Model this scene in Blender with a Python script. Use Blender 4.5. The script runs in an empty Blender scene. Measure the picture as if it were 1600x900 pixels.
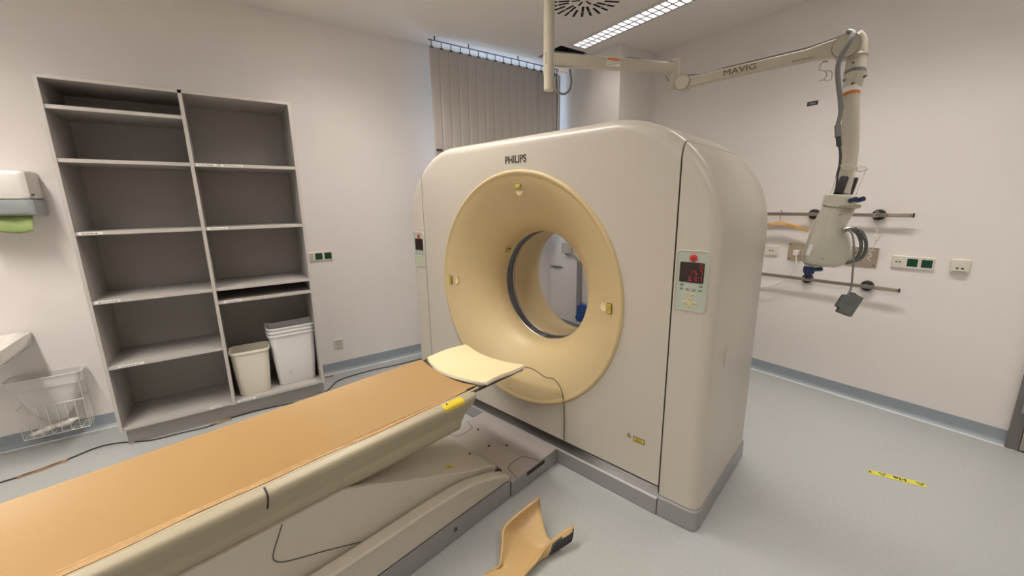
import bpy, bmesh, math, random
import numpy as np
from mathutils import Vector, Matrix
random.seed(4)
PI = math.pi
scene = bpy.context.scene
COL = scene.collection

# ---------------------------------------------------------------- camera solve
F_PX, PITCH, ROLL, YAW, GA = 620.31, -0.21047845, 0.01609723, 0.61023265, 0.20089198
cy, sy = math.cos(YAW), math.sin(YAW)
fw = Vector((sy*math.cos(PITCH), cy*math.cos(PITCH), math.sin(PITCH)))
r0 = Vector((cy, -sy, 0)); d0 = fw.cross(r0)
cr, sr = math.cos(ROLL), math.sin(ROLL)
RT = cr*r0 + sr*d0; DN = -sr*r0 + cr*d0
CAM = Vector((0, 0, 1.6))
GX = Vector((math.cos(GA), math.sin(GA), 0)); GY = Vector((-math.sin(GA), math.cos(GA), 0)); GZ = Vector((0, 0, 1))
VX, VY, VZ = Vector((1, 0, 0)), Vector((0, 1, 0)), Vector((0, 0, 1))
def G(a, b, z): return GX*a + GY*b + GZ*z
def at(x, y, d):          # a place at distance d seen in direction x, y
    return CAM + (RT*((x-800)/F_PX) + DN*((y-450)/F_PX) + fw)*d
cam = bpy.data.cameras.new('camera'); co = bpy.data.objects.new('camera', cam); COL.objects.link(co)
cam.sensor_width = 36; cam.lens = F_PX/1600*36; cam.clip_start = .02; cam.clip_end = 200
co.matrix_world = Matrix(((RT.x, -DN.x, -fw.x, CAM.x), (RT.y, -DN.y, -fw.y, CAM.y), (RT.z, -DN.z, -fw.z, CAM.z), (0, 0, 0, 1)))
scene.camera = co

# ---------------------------------------------------------------- materials
def mat(name, col, rough=.5, metal=0, noise=0, nscale=30, bump=0, bscale=80, spec=.5, emit=None, estr=0, trans=0, alpha=1, coat=0, aniso=None, stain=None):
    m = bpy.data.materials.new(name); m.use_nodes = True
    nt = m.node_tree; b = nt.nodes['Principled BSDF']
    b.inputs['Base Color'].default_value = (*col, 1); b.inputs['Roughness'].default_value = rough
    b.inputs['Metallic'].default_value = metal; b.inputs['Specular IOR Level'].default_value = spec
    b.inputs['Transmission Weight'].default_value = trans; b.inputs['Alpha'].default_value = alpha
    b.inputs['Coat Weight'].default_value = coat
    tc = nt.nodes.new('ShaderNodeTexCoord')
    last = None
    if noise:
        n = nt.nodes.new('ShaderNodeTexNoise'); n.inputs['Scale'].default_value = nscale; n.inputs['Detail'].default_value = 5
        nt.links.new(tc.outputs['Object'], n.inputs['Vector'])
        mx = nt.nodes.new('ShaderNodeMix'); mx.data_type = 'RGBA'
        mx.inputs['A'].default_value = (*[c*(1-noise) for c in col], 1); mx.inputs['B'].default_value = (*[min(1, c*(1+noise)) for c in col], 1)
        nt.links.new(n.outputs['Fac'], mx.inputs['Factor']); last = mx.outputs['Result']
    if stain:
        scol, sscale, lo, hi = stain
        n = nt.nodes.new('ShaderNodeTexNoise'); n.inputs['Scale'].default_value = sscale; n.inputs['Detail'].default_value = 8; n.inputs['Roughness'].default_value = .7
        nt.links.new(tc.outputs['Object'], n.inputs['Vector'])
        rp = nt.nodes.new('ShaderNodeMapRange'); rp.inputs['From Min'].default_value = lo; rp.inputs['From Max'].default_value = hi
        nt.links.new(n.outputs['Fac'], rp.inputs['Value'])
        mx = nt.nodes.new('ShaderNodeMix'); mx.data_type = 'RGBA'
        mx.inputs['A'].default_value = (*col, 1); mx.inputs['B'].default_value = (*scol, 1)
        if last: nt.links.new(last, mx.inputs['A'])
        nt.links.new(rp.outputs['Result'], mx.inputs['Factor']); last = mx.outputs['Result']
    if last: nt.links.new(last, b.inputs['Base Color'])
    if bump:
        n = nt.nodes.new('ShaderNodeTexNoise'); n.inputs['Scale'].default_value = bscale; n.inputs['Detail'].default_value = 3
        nt.links.new(tc.outputs['Object'], n.inputs['Vector'])
        bp = nt.nodes.new('ShaderNodeBump'); bp.inputs['Strength'].default_value = bump; bp.inputs['Distance'].default_value = .002
        nt.links.new(n.outputs['Fac'], bp.inputs['Height']); nt.links.new(bp.outputs['Normal'], b.inputs['Normal'])
    if emit:
        b.inputs['Emission Color'].default_value = (*emit, 1); b.inputs['Emission Strength'].default_value = estr
    return m
M = {}
M['wall'] = mat('painted_wall', (.84, .80, .775), .85, noise=.02, nscale=3, bump=.25, bscale=160)
M['ceil'] = mat('ceiling_paint', (.84, .80, .765), .9, noise=.015, nscale=2)
M['floor'] = mat('speckled_vinyl_floor', (.40, .415, .41), .33, noise=.07, nscale=55, bump=.05, bscale=30, stain=((.36, .38, .38), 9, .66, .80))
M['base'] = mat('blue_grey_vinyl_skirting', (.30, .355, .39), .4, noise=.05, nscale=60)
M['bead'] = mat('skirting_weld_bead', (.66, .69, .70), .4)
M['gantry'] = mat('beige_gantry_plastic', (.56, .52, .45), .36, noise=.02, nscale=5, coat=.1)
M['ring'] = mat('aged_cream_yellow_plastic', (.58, .455, .245), .44, noise=.02, nscale=4, coat=0)
M['tray'] = mat('cream_table_plastic', (.43, .38, .265), .42, noise=.04, nscale=6, stain=((.50, .44, .30), 5, .55, .8))
M['cover'] = mat('beige_cover_plastic', (.55, .50, .42), .42, noise=.03, nscale=8)
M['seam'] = mat('dark_seam', (.035, .03, .025), .7)
M['silver'] = mat('grey_silver_paint', (.34, .335, .335), .36, metal=.35, noise=.03, nscale=20)
M['darksilver'] = mat('dark_grey_metal', (.11, .105, .10), .35, metal=.5, noise=.03, nscale=20)
M['platform'] = mat('worn_beige_grey_plate', (.40, .355, .335), .4, metal=.1, noise=.05, nscale=7)
M['orange'] = mat('orange_vinyl', (.40, .25, .10), .42, noise=.04, nscale=5, bump=.15, bscale=25)
M['orangelifted'] = mat('brightened_orange_vinyl', (.56, .375, .165), .42, noise=.04, nscale=5, bump=.15, bscale=25)  # same orange vinyl made lighter to offset the dimmer light on the cushion
M['orangeedge'] = mat('brown_worn_foam_edge', (.45, .28, .12), .7, noise=.3, nscale=40)
M['pad'] = mat('pale_cream_vinyl', (.84, .72, .44), .5, noise=.03, nscale=9, bump=.2, bscale=30)
M['padedge'] = mat('worn_cream_foam', (.70, .62, .48), .8, noise=.2, nscale=60, bump=.8, bscale=90, stain=((.10, .06, .03), 40, .62, .68))
M['black'] = mat('black_plastic', (.02, .02, .022), .45)
M['carbon'] = mat('dark_carbon_edge', (.05, .035, .025), .4)
M['glassdark'] = mat('dark_scan_window', (.06, .055, .055), .12, coat=.5)
M['chrome'] = mat('brushed_steel', (.42, .39, .36), .28, metal=.9, noise=.05, nscale=60)
M['steel'] = mat('stainless_plate', (.62, .54, .45), .3, metal=.8, noise=.08, nscale=9)
M['shelf'] = mat('grey_laminate', (.40, .38, .36), .5, noise=.03, nscale=50)
M['shelfedge'] = mat('light_grey_edge_band', (.50, .475, .45), .45, noise=.02, nscale=40)
M['paper'] = mat('white_paper_label', (.82, .80, .78), .7)
M['ink'] = mat('dark_ink', (.05, .05, .055), .6)
M['creambin'] = mat('cream_bin_plastic', (.74, .70, .60), .38)
M['whitebin'] = mat('white_bin_plastic', (.74, .735, .74), .38)
M['ceramic'] = mat('white_ceramic', (.78, .75, .71), .12, coat=.6)
M['white'] = mat('white_plastic', (.78, .75, .71), .35)
M['greyclear'] = mat('smoky_grey_plastic', (.33, .36, .37), .25)
M['green'] = mat('green_paper', (.31, .40, .15), .85)
M['socketgreen'] = mat('dark_green_plastic', (.004, .06, .028), .3)
M['socketwhite'] = mat('aged_white_plastic', (.74, .70, .62), .35)
M['socketgrey'] = mat('aged_grey_plastic', (.55, .52, .47), .4)
M['arm'] = mat('beige_arm_enamel', (.56, .52, .42), .4, noise=.015, nscale=6)
M['greycable'] = mat('grey_cable', (.21, .21, .205), .5)
M['darkcable'] = mat('dark_cable', (.045, .042, .04), .5)
M['whitecable'] = mat('white_cable', (.78, .76, .72), .5)
M['browncable'] = mat('brown_cord', (.10, .06, .03), .5)
M['browntape'] = mat('brown_tape', (.25, .14, .075), .55, noise=.15, nscale=40)
M['injector'] = mat('pale_cream_enamel', (.62, .60, .50), .35, coat=.1)
M['blue'] = mat('navy_blue_plastic', (.02, .035, .11), .35)
M['brightblue'] = mat('bright_blue_plastic', (.02, .09, .36), .4)
M['clear'] = mat('clear_plastic', (.98, .98, .98), .03, trans=1)
M['clear'].node_tree.nodes['Principled BSDF'].inputs['IOR'].default_value = 1.06
M['grey'] = mat('slate_grey_plastic', (.13, .14, .135), .55)
M['panel'] = mat('pale_green_panel', (.46, .52, .45), .4)
M['panelbtn'] = mat('grey_buttons', (.22, .24, .21), .5)
M['panelyel'] = mat('sand_yellow_buttons', (.60, .54, .32), .5)
M['red'] = mat('red_button', (.62, .04, .03), .35)
M['display'] = mat('dark_red_display', (.022, .010, .012), .2)
M['led'] = mat('red_digits', (.30, .01, .02), .4, emit=(.8, .03, .07), estr=.14)
M['yellow'] = mat('yellow_label', (.72, .56, .03), .5)
M['yellowtape'] = mat('yellow_film_tape', (.66, .62, .06), .3, noise=.08, nscale=50)
M['orangelabel'] = mat('orange_label', (.72, .22, .05), .5)
M['wood'] = mat('varnished_wood', (.62, .36, .13), .4, noise=.15, nscale=20)
M['fabric'] = mat('blind_fabric', (.66, .62, .585), .9, noise=.02, nscale=60, bump=.2, bscale=400)
M['alu'] = mat('bright_aluminium_louvre', (.80, .80, .82), .25, metal=.85)
M['louvre'] = mat('satin_white_louvre', (.30, .30, .31), .16, metal=1)
M['tubelamp'] = mat('fluorescent_tube', (.9, .9, .85), .5, emit=(1, .93, .82), estr=2)
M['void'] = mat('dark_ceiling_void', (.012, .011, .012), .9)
M['doorframe'] = mat('dark_grey_door_frame', (.17, .165, .16), .4)
M['door'] = mat('grey_beige_door', (.36, .34, .29), .45)
M['wire'] = mat('white_coated_wire', (.80, .77, .70), .35)
M['liner'] = mat('milky_clear_liner', (.90, .89, .87), .25, trans=.1, alpha=.5)
M['glove'] = mat('crumpled_white_paper', (.86, .84, .80), .8, bump=.5, bscale=30)
M['glass'] = mat('window_glass', (1, 1, 1), .02, trans=1)
M['pframe'] = mat('white_window_frame', (.75, .75, .75), .4)

# ---------------------------------------------------------------- mesh helpers
class B:
    def __init__(s): s.v = []; s.f = []; s.m = []
    def add(s, vs, fs, mi=0):
        o = len(s.v); s.v += [Vector(v) for v in vs]
        for f in fs: s.f.append([i+o for i in f]); s.m.append(mi)
        return s
    def box(s, x0, x1, y0, y1, z0, z1, fr=(VX, VY, VZ), o=Vector((0, 0, 0)), mi=0):
        p = [o+fr[0]*x+fr[1]*y+fr[2]*z for z in (z0, z1) for y in (y0, y1) for x in (x0, x1)]
        return s.add(p, [(0, 2, 3, 1), (4, 5, 7, 6), (0, 1, 5, 4), (2, 6, 7, 3), (0, 4, 6, 2), (1, 3, 7, 5)], mi)
    def gbox(s, *a, mi=0): return s.box(*a, fr=(GX, GY, GZ), mi=mi)
    def loft(s, rows, closed=True, caps=True, mi=0):
        n = len(rows[0]); vs = [p for r in rows for p in r]; fs = []
        for i in range(len(rows)-1):
            for j in range(n if closed else n-1):
                k = (j+1) % n; fs.append((i*n+j, i*n+k, (i+1)*n+k, (i+1)*n+j))
        if caps: fs.append(tuple(range(n))[::-1]); fs.append(tuple((len(rows)-1)*n+j for j in range(n)))
        return s.add(vs, fs, mi)
    def prism(s, poly, ext, mi=0): return s.loft([[Vector(p) for p in poly], [Vector(p)+Vector(ext) for p in poly]], mi=mi)
    def cyl(s, p0, p1, r0, r1=None, n=20, caps=True, mi=0):
        p0, p1 = Vector(p0), Vector(p1); r1 = r0 if r1 is None else r1
        ax = (p1-p0).normalized(); u = ax.orthogonal().normalized(); w = ax.cross(u)
        rows = [[p+(u*math.cos(2*PI*k/n)+w*math.sin(2*PI*k/n))*r for k in range(n)] for p, r in ((p0, r0), (p1, r1))]
        return s.loft(rows, caps=caps, mi=mi)
    def tube(s, pts, r, n=8, smooth=4, caps=True, mi=0):
        pts = [Vector(p) for p in pts]
        if smooth and len(pts) > 2:
            q = []
            for i in range(len(pts)-1):
                a, b, c, d = pts[max(i-1, 0)], pts[i], pts[i+1], pts[min(i+2, len(pts)-1)]
                for k in range(smooth):
                    t = k/smooth
                    q.append(.5*((2*b)+(c-a)*t+(2*a-5*b+4*c-d)*t*t+(3*b-a-3*c+d)*t**3))
            q.append(pts[-1]); pts = q
        rr = r if isinstance(r, (list, tuple)) else None
        u = None; rows = []
        for i, p in enumerate(pts):
            t = (pts[min(i+1, len(pts)-1)]-pts[max(i-1, 0)])
            if t.length < 1e-9: t = Vector((0, 0, 1))
            t.normalize()
            u = t.orthogonal().normalized() if u is None else (u-t*u.dot(t)).normalized()
            w = t.cross(u)
            ri = r if rr is None else rr[0]+(rr[1]-rr[0])*i/(len(pts)-1)
            rows.append([p+(u*math.cos(2*PI*k/n)+w*math.sin(2*PI*k/n))*ri for k in range(n)])
        return s.loft(rows, caps=caps, mi=mi)
    def rev(s, c, ax, prof, n=48, mi=0, closed=False):   # prof: (height along ax, radius)
        ax = Vector(ax).normalized(); u = ax.orthogonal().normalized()
        if abs(ax.z) < .9: u = (VZ-ax*ax.z).normalized()
        w = ax.cross(u); c = Vector(c)
        rows = [[c+ax*h+(u*math.cos(2*PI*k/n)+w*math.sin(2*PI*k/n))*r for k in range(n)] for h, r in prof]
        return s.loft(rows, caps=False, mi=mi)
def rrect(w, h, r, n=5, cx=0, cy=0):
    out = []
    for sx, sy, a0 in ((1, 1, 0), (-1, 1, 90), (-1, -1, 180), (1, -1, 270)):
        for k in range(n+1):
            a = math.radians(a0+90*k/n)
            out.append((cx+sx*(w/2-r)+r*math.cos(a), cy+sy*(h/2-r)+r*math.sin(a)))
    return out
def obj(name, b, m, parent=None, bevel=0, seg=2, ang=35, sub=0, solid=0, smooth=True):
    me = bpy.data.meshes.new(name); me.from_pydata([tuple(v) for v in b.v], [], b.f)
    ms = m if isinstance(m, (list, tuple)) else [m]
    for q in ms: me.materials.append(M[q])
    for p, mi in zip(me.polygons, b.m): p.material_index = mi
    bm = bmesh.new(); bm.from_mesh(me); bmesh.ops.remove_doubles(bm, verts=bm.verts, dist=1e-5)
    bmesh.ops.recalc_face_normals(bm, faces=bm.faces); bm.to_mesh(me); bm.free()
    if smooth:
        for p in me.polygons: p.use_smooth = True
        if not sub: me.set_sharp_from_angle(angle=math.radians(ang))
    o = bpy.data.objects.new(name, me); COL.objects.link(o)
    if solid:
        md = o.modifiers.new('solid', 'SOLIDIFY'); md.thickness = solid; md.offset = 0
    if bevel:
        md = o.modifiers.new('bevel', 'BEVEL'); md.width = bevel; md.segments = seg; md.limit_method = 'ANGLE'; md.angle_limit = math.radians(30); md.harden_normals = True
    if sub:
        md = o.modifiers.new('sub', 'SUBSURF'); md.levels = sub; md.render_levels = sub
    if parent:
        o.parent = parent
        if parent.type == 'EMPTY': o.matrix_parent_inverse = Matrix.Translation(-parent.location)
    return o
def thing(name, label, cat, loc, group=None):
    o = bpy.data.objects.new(name, None); COL.objects.link(o); o.location = loc; o.empty_display_size = .1
    o['label'] = label; o['category'] = cat
    if group: o['group'] = group
    return o
def tag(o, label, cat, group=None):
    o['label'] = label; o['category'] = cat
    if group: o['group'] = group
    return o
def struct(o): o['kind'] = 'structure'; return o
def text(name, s, size, o, xd, yd, m, parent=None, ext=.001, center=True, bold=0, shear=0, sx=1):
    cu = bpy.data.curves.new(name, 'FONT'); cu.body = s; cu.size = size; cu.extrude = ext; cu.offset = bold; cu.shear = shear
    if center: cu.align_x = 'CENTER'; cu.align_y = 'CENTER'
    t = bpy.data.objects.new(name, cu); COL.objects.link(t)
    bpy.context.view_layer.update()
    me = bpy.data.meshes.new_from_object(t.evaluated_get(bpy.context.evaluated_depsgraph_get()))
    bpy.data.objects.remove(t)
    me.materials.clear(); me.materials.append(M[m])
    xd = Vector(xd).normalized(); yd = Vector(yd).normalized(); zd = xd.cross(yd)
    for v in me.vertices: v.co = Vector(o)+xd*v.co.x*sx+yd*v.co.y+zd*v.co.z
    ob = bpy.data.objects.new(name, me); COL.objects.link(ob)
    if parent:
        ob.parent = parent
        if parent.type == 'EMPTY': ob.matrix_parent_inverse = Matrix.Translation(-parent.location)
    return ob

# ================================================================ THE ROOM
XW, YW, ZC = 3.97, 4.0, 3.13
XL, YB = -2.9, -2.2
LT = .15
def plane_cells(xs, ys, holes, fn):       # rectangle minus holes
    b = B()
    for i in range(len(xs)-1):
        for j in range(len(ys)-1):
            mx, my = (xs[i]+xs[i+1])/2, (ys[j]+ys[j+1])/2
            if any(h[0] < mx < h[1] and h[2] < my < h[3] for h in holes): continue
            b.add([fn(xs[i], ys[j]), fn(xs[i+1], ys[j]), fn(xs[i+1], ys[j+1]), fn(xs[i], ys[j+1])], [(0, 1, 2, 3)])
    return b
b = B().box(XL-LT, XW+LT, YB-LT, YW+.35, -.1, 0)
struct(obj('floor', b, 'floor', smooth=False))
LIGHTS = [(3.01, 3.21, 1.72, 3.215), (3.01, 3.21, .12, 1.62), (3.01, 3.21, -1.5, 0), (.75, .95, 1.75, 3.25), (.75, .95, -1.5, 0), (-1.55, -1.35, 1.6, 3.1), (-1.55, -1.35, -.2, 1.3)]
HOLE = (2.94, 3.36, 3.285, 3.66)
holes = LIGHTS+[HOLE]
xs = sorted({XL-LT, XW+LT}|{h[0] for h in holes}|{h[1] for h in holes}); ys = sorted({YB-LT, YW+.35}|{h[2] for h in holes}|{h[3] for h in holes})
b = plane_cells(xs, ys, holes, lambda x, y: (x, y, ZC))
for h in holes:   # lips of the openings
    for p, q in (((h[0], h[2]), (h[1], h[2])), ((h[1], h[2]), (h[1], h[3])), ((h[1], h[3]), (h[0], h[3])), ((h[0], h[3]), (h[0], h[2]))):
        b.add([(*p, ZC), (*q, ZC), (*q, ZC+.03), (*p, ZC+.03)], [(0, 1, 2, 3)])
struct(obj('ceiling', b, 'ceil', smooth=False))
b = B().box(HOLE[0]-.05, HOLE[1]+.05, HOLE[2]-.05, HOLE[3]+.05, ZC+.03, ZC+.5)
o = obj('ceiling_void', b, 'void', smooth=False); struct(o)
# open the underside of the void box
bm = bmesh.new(); bm.from_mesh(o.data)
bmesh.ops.delete(bm, geom=[f for f in bm.faces if f.calc_center_median().z < ZC+.04], context='FACES'); bm.to_mesh(o.data); bm.free()
# far wall with the window opening
WX0, WX1, WZ0, WZ1 = 1.875, 3.42, 1.25, 3.10
b = B()
for x0, x1, z0, z1 in ((XL-LT, WX0, 0, ZC), (WX1, XW+LT, 0, ZC), (WX0, WX1, 0, WZ0), (WX0, WX1, WZ1, ZC)):
    b.box(x0, x1, YW, YW+.3, z0, z1)
struct(obj('wall_far', b, 'wall', smooth=False))
struct(obj('wall_right', B().box(XW, XW+LT, YB, YW, 0, ZC), 'wall', smooth=False))
struct(obj('wall_left', B().box(XL-LT, XL, YB, YW, 0, ZC), 'wall', smooth=False))
struct(obj('wall_back', B().box(XL-LT, XW+LT, YB-LT, YB, 0, ZC), 'wall', smooth=False))
PX, PY = 3.42, 2.93
struct(obj('wall_pillar', B().box(PX, XW, PY, YW, 0, ZC), 'wall', smooth=False))
def skirting(name, x0, y0, x1, y1, nx, ny):
    bb = B(); t = .006
    p, q = Vector((x0, y0, 0)), Vector((x1, y1, 0)); n = Vector((nx, ny, 0))
    prof = [(0, 0), (.034, 0), (.022, .004), (.010, .016), (t, .034), (t, .10), (0, .10)]
    bb.loft([[p+n*u+VZ*v for u, v in prof], [q+n*u+VZ*v for u, v in prof]])
    o = struct(obj(name, bb, 'base'))
    b2 = B(); prof = [(.030, 0), (.044, 0), (.042, .003), (.031, .0045)]
    b2.loft([[p+n*u+VZ*v for u, v in prof], [q+n*u+VZ*v for u, v in prof]])
    obj('weld_bead', b2, 'bead', o)
skirting('baseboard_far', XL, YW, PX, YW, 0, -1)
skirting('baseboard_right', XW, .06, XW, PY, -1, 0)
skirting('baseboard_pillar', PX, PY, PX, YW, -1, 0)
skirting('baseboard_pillar_front', PX, PY, XW, PY, 0, -1)
# window
b = B()
fy0, fy1 = YW+.16, YW+.22
for x0, x1 in ((WX0, WX0+.06), (WX1-.06, WX1), (2.58, 2.64)): b.box(x0, x1, fy0, fy1, WZ0, WZ1)
for z0, z1 in ((WZ0, WZ0+.06), (WZ1-.05, WZ1)): b.box(WX0+.06, WX1-.06, fy0, fy1, z0, z1)
w = struct(obj('window_1', b, 'pframe', bevel=.004))
obj('window_pane', B().box(WX0+.06, WX1-.06, YW+.185, YW+.19, WZ0+.06, WZ1-.05), 'glass', w, smooth=False)
struct(obj('window_sill', B().box(WX0, WX1, YW+.001, YW+.16, WZ0, WZ0+.012), 'white', bevel=.005))
# door at the far right edge of the view
b = B()
b.box(XW-.045, XW, .003, .060, 0, 2.12).box(XW-.045, XW, -1.06, -1.0, 0, 2.12).box(XW-.045, XW, -1.0, .003, 2.06, 2.12)
dr = struct(obj('door_1', b, 'doorframe', bevel=.004))
obj('door_leaf', B().box(XW-.052, XW-.004, -.998, .001, .012, 2.055), 'door', dr, bevel=.003)
for z in (.30, 1.05, 1.8):
    hb = B().cyl((XW-.062, .004, z-.05), (XW-.062, .004, z+.05), .009, n=12)
    hb.box(XW-.066, XW-.0525, .006, .030, z-.038, z+.038)
    obj('hinge', hb, 'chrome', dr)
obj('door_handle', B().tube([(XW-.05, -.93, 1.04), (XW-.10, -.93, 1.04), (XW-.105, -.90, 1.04), (XW-.105, -.82, 1.04)], .009), 'chrome', dr)

# ================================================================ GANTRY
BC, ZR = 1.668, 1.055
A0, A1 = 1.80, 2.65
R_F = .06
def arch(bv, d):
    u = min(bv-.5, 2.836-bv)
    if u >= .55: return 1.985-d
    return 1.435+math.sqrt(max(0, (.55-d)**2-(.55-u)**2))
gantry = thing('ct_gantry', 'large beige scanner gantry with a cream yellow ring around its round bore', 'scanner', G(2.2, BC, 0))
def face_with_hole(outline, a, bb, rc, zc=ZR, nref=None):
    n = len(outline); vs = []; fs = []
    for bv, z in outline:
        t = math.atan2(z-zc, bv-BC)
        vs.append(G(a, bv, z)); vs.append(G(a, BC+rc*math.cos(t), zc+rc*math.sin(t)))
    for i in range(n):
        j = (i+1) % n; fs.append((2*i, 2*j, 2*j+1, 2*i+1))
    bb.add(vs, fs)
def cover_outline(b0, b1, zb, d, n=70):
    o = []
    for k in range(40): o.append((b0+(b1-b0)*k/40, zb))
    for k in range(40): o.append((b1, zb+(arch(b1, d)-zb)*k/40))
    for k in range(n+1):
        t = k/n; o.append((b1+(b0-b1)*t, arch(b1+(b0-b1)*t, d)))
    za = arch(b0, d)
    for k in range(1, 40): o.append((b0, za+(zb-za)*k/40))
    return o
b = B()
rows = []
SB = .692
for k in range(7):
    ph = PI/2*k/6; a = A0+R_F*(1-math.cos(ph)); d = R_F*(1-math.sin(ph))
    rows.append([G(a, bb_, z) for bb_, z in cover_outline(SB+.004, 2*BC-SB-.004, .165, d)])
b.loft(rows, caps=False)
face_with_hole(cover_outline(SB+.004, 2*BC-SB-.004, .165, R_F), A0, b, .728)
fc = obj('front_cover', b, 'gantry', gantry, ang=25)
# roof / rear shell
b = B(); rows = []
for a, d in [(A0+R_F+.006, .004), (A0+R_F+.009, 0)]+[(A1-R_F+R_F*math.sin(PI/2*k/6), R_F*(1-math.cos(PI/2*k/6))) for k in range(7)]:
    rows.append([G(a, bb_, z) for bb_, z in cover_outline(SB+.004, 2*BC-SB-.004, .165, d)])
b.loft(rows, caps=False)
face_with_hole(cover_outline(SB+.004, 2*BC-SB-.004, .165, R_F), A1, b, .66)
obj('rear_cover', b, 'gantry', gantry, ang=25)
# side covers
def side_outline(d, bs, zb):
    o = [(bs, zb), (.5+d, zb)]
    for k in range(1, 8): o.append((.5+d, zb+(1.435-zb)*k/8))
    n = 22
    t1 = math.acos(max(-1, min(1, (.55-(bs-.5))/(.55-d))))
    for k in range(n+1):
        t = t1*k/n; o.append((1.05-(.55-d)*math.cos(t), 1.435+(.55-d)*math.sin(t)))
    return o
def side(mirror):
    f = (lambda v: 2*BC-v) if mirror else (lambda v: v)
    b = B(); rows = []
    for k in range(8):
        ph = PI/2*k/7; rows.append([G(A0+.055*(1-math.cos(ph)), f(q), z) for q, z in side_outline(.055*(1-math.sin(ph)), SB-.004, .118)])
    for k in range(8):
        ph = PI/2*k/7; rows.append([G(A1-.055+.055*math.sin(ph), f(q), z) for q, z in side_outline(.055*(1-math.cos(ph)), SB-.004, .118)])
    b.loft(rows)
    return b
sides = []
for mir in (0, 1):
    sides.append(obj('side_cover', side(mir), 'gantry', gantry, ang=28))
# recessed dark lining seen in the seams
b = B()
for bs in (SB, 2*BC-SB):
    b.prism([G(p, bs-.006, q) for p, q in ((A0+.008, .12), (A0+.008, 1.752), (A0+.02, 1.790), (A0+.045, 1.825), (A0+.075, 1.840), (A1-.075, 1.840), (A1-.045, 1.82), (A1-.02, 1.78), (A1-.02, .12))], GY*.012)
rows = []
for a in (A0+R_F-.004, A0+R_F+.012):
    rows.append([G(a, SB+.01+(2*BC-2*SB-.02)*k/60, arch(SB+.01+(2*BC-2*SB-.02)*k/60, .009)) for k in range(61)])
b.loft(rows, closed=False, caps=False)
b.gbox(A0+.050, A0+.058, SB, 2*BC-SB, .12, .30)
obj('seam_lining', b, 'seam', gantry, smooth=False)
# skirt
SK = .004
def skirt_prof(z): return [(A0-.008, SB+.002, z)]
b = B()
prof = [(0, 0), (.012, .004), (.012, .092), (.004, .098), (-.048, .148), (-.048, 0)]
b.loft([[G(A0-.0+(-u), bb_, z) for u, z in prof] for bb_ in (SB+.002, 2*BC-SB-.002)])
sk = obj('base_skirt', b, 'silver', gantry, ang=20)
b = B(); b.add([G(A0-.002, SB+.004, .0985), G(A0-.002, 2*BC-SB-.004, .0985), G(A0+.046, 2*BC-SB-.004, .1488), G(A0+.046, SB+.004, .1488)], [(0, 1, 2, 3)])
b.v = [v+Vector((-.0008*GX.x, 0, .0008)) for v in b.v]
obj('skirt_top', b, 'darksilver', sk, smooth=False)
for mir in (0, 1):
    f = (lambda v: 2*BC-v) if mir else (lambda v: v)
    def ring(z, g):
        pts = [(A0-.012-g, SB-.003)]
        rr = .035
        for k in range(7):
            t = PI/2*k/6; pts.append((A0+.004+rr-rr*math.sin(PI/2-t)-g*math.cos(t)-.004*(1-k/6)*2, .494+rr-rr*math.sin(t)-g*math.sin(t)))
        for k in range(7):
            t = PI/2*k/6; pts.append((A1+.006-rr+rr*math.sin(t)+g*math.sin(t), .494+rr-rr*math.cos(t)-g*math.cos(t)))
        pts.append((A1+.006+g, SB-.003))
        return [G(p, f(q), z) for p, q in pts]
    b = B().loft([ring(0, -.006), ring(.006, 0), ring(.105, 0), ring(.114, -.006), ring(.117, -.02)])
    obj('corner_skirt', b, 'silver', gantry, ang=30)
# bore funnel
C0 = G(0, BC, ZR)
prof = [(1.812, .742), (1.797, .740), (1.788, .733), (1.786, .722), (1.793, .712)]
SLIT0, SLIT1 = 2.085, 2.175
fun = [(1.795, .700), (1.803, .668), (1.818, .628), (1.838, .586), (1.864, .540), (1.895, .495), (1.930, .453), (1.968, .418), (2.010, .392), (2.050, .377), (SLIT0, .371)]
def zc_at(a): return ZR-.012*max(0, min(1, (a-1.8)/.3))
def revz(bb, prof, n=96, mi=0):
    rows = [[G(h, BC+r*math.cos(2*PI*k/n), zc_at(h)+r*math.sin(2*PI*k/n)) for k in range(n)] for h, r in prof]
    bb.loft(rows, caps=False, mi=mi)
b = B(); revz(b, prof+fun)
fn = obj('bore_ring', b, 'ring', gantry, ang=60)
b = B(); revz(b, [(SLIT0, .371), (SLIT0, .377), (SLIT0+.002, .379), (SLIT0+.014, .379), (SLIT0+.016, .376)])
revz(b, [(SLIT1-.016, .376), (SLIT1-.014, .379), (SLIT1-.002, .379), (SLIT1, .377), (SLIT1, .371)])
obj('scan_window_rim', b, 'chrome', gantry)
b = B(); revz(b, [(SLIT0+.010, .3795), (SLIT1-.010, .3795)])
obj('scan_window', b, 'glassdark', gantry)
b = B(); revz(b, [(SLIT1, .371), (2.35, .371), (2.42, .376), (2.48, .392), (2.53, .42), (2.58, .47), (2.62, .54), (2.64, .60), (2.652, .67)])
obj('rear_bore_cover', b, 'ring', gantry, ang=60)
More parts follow.
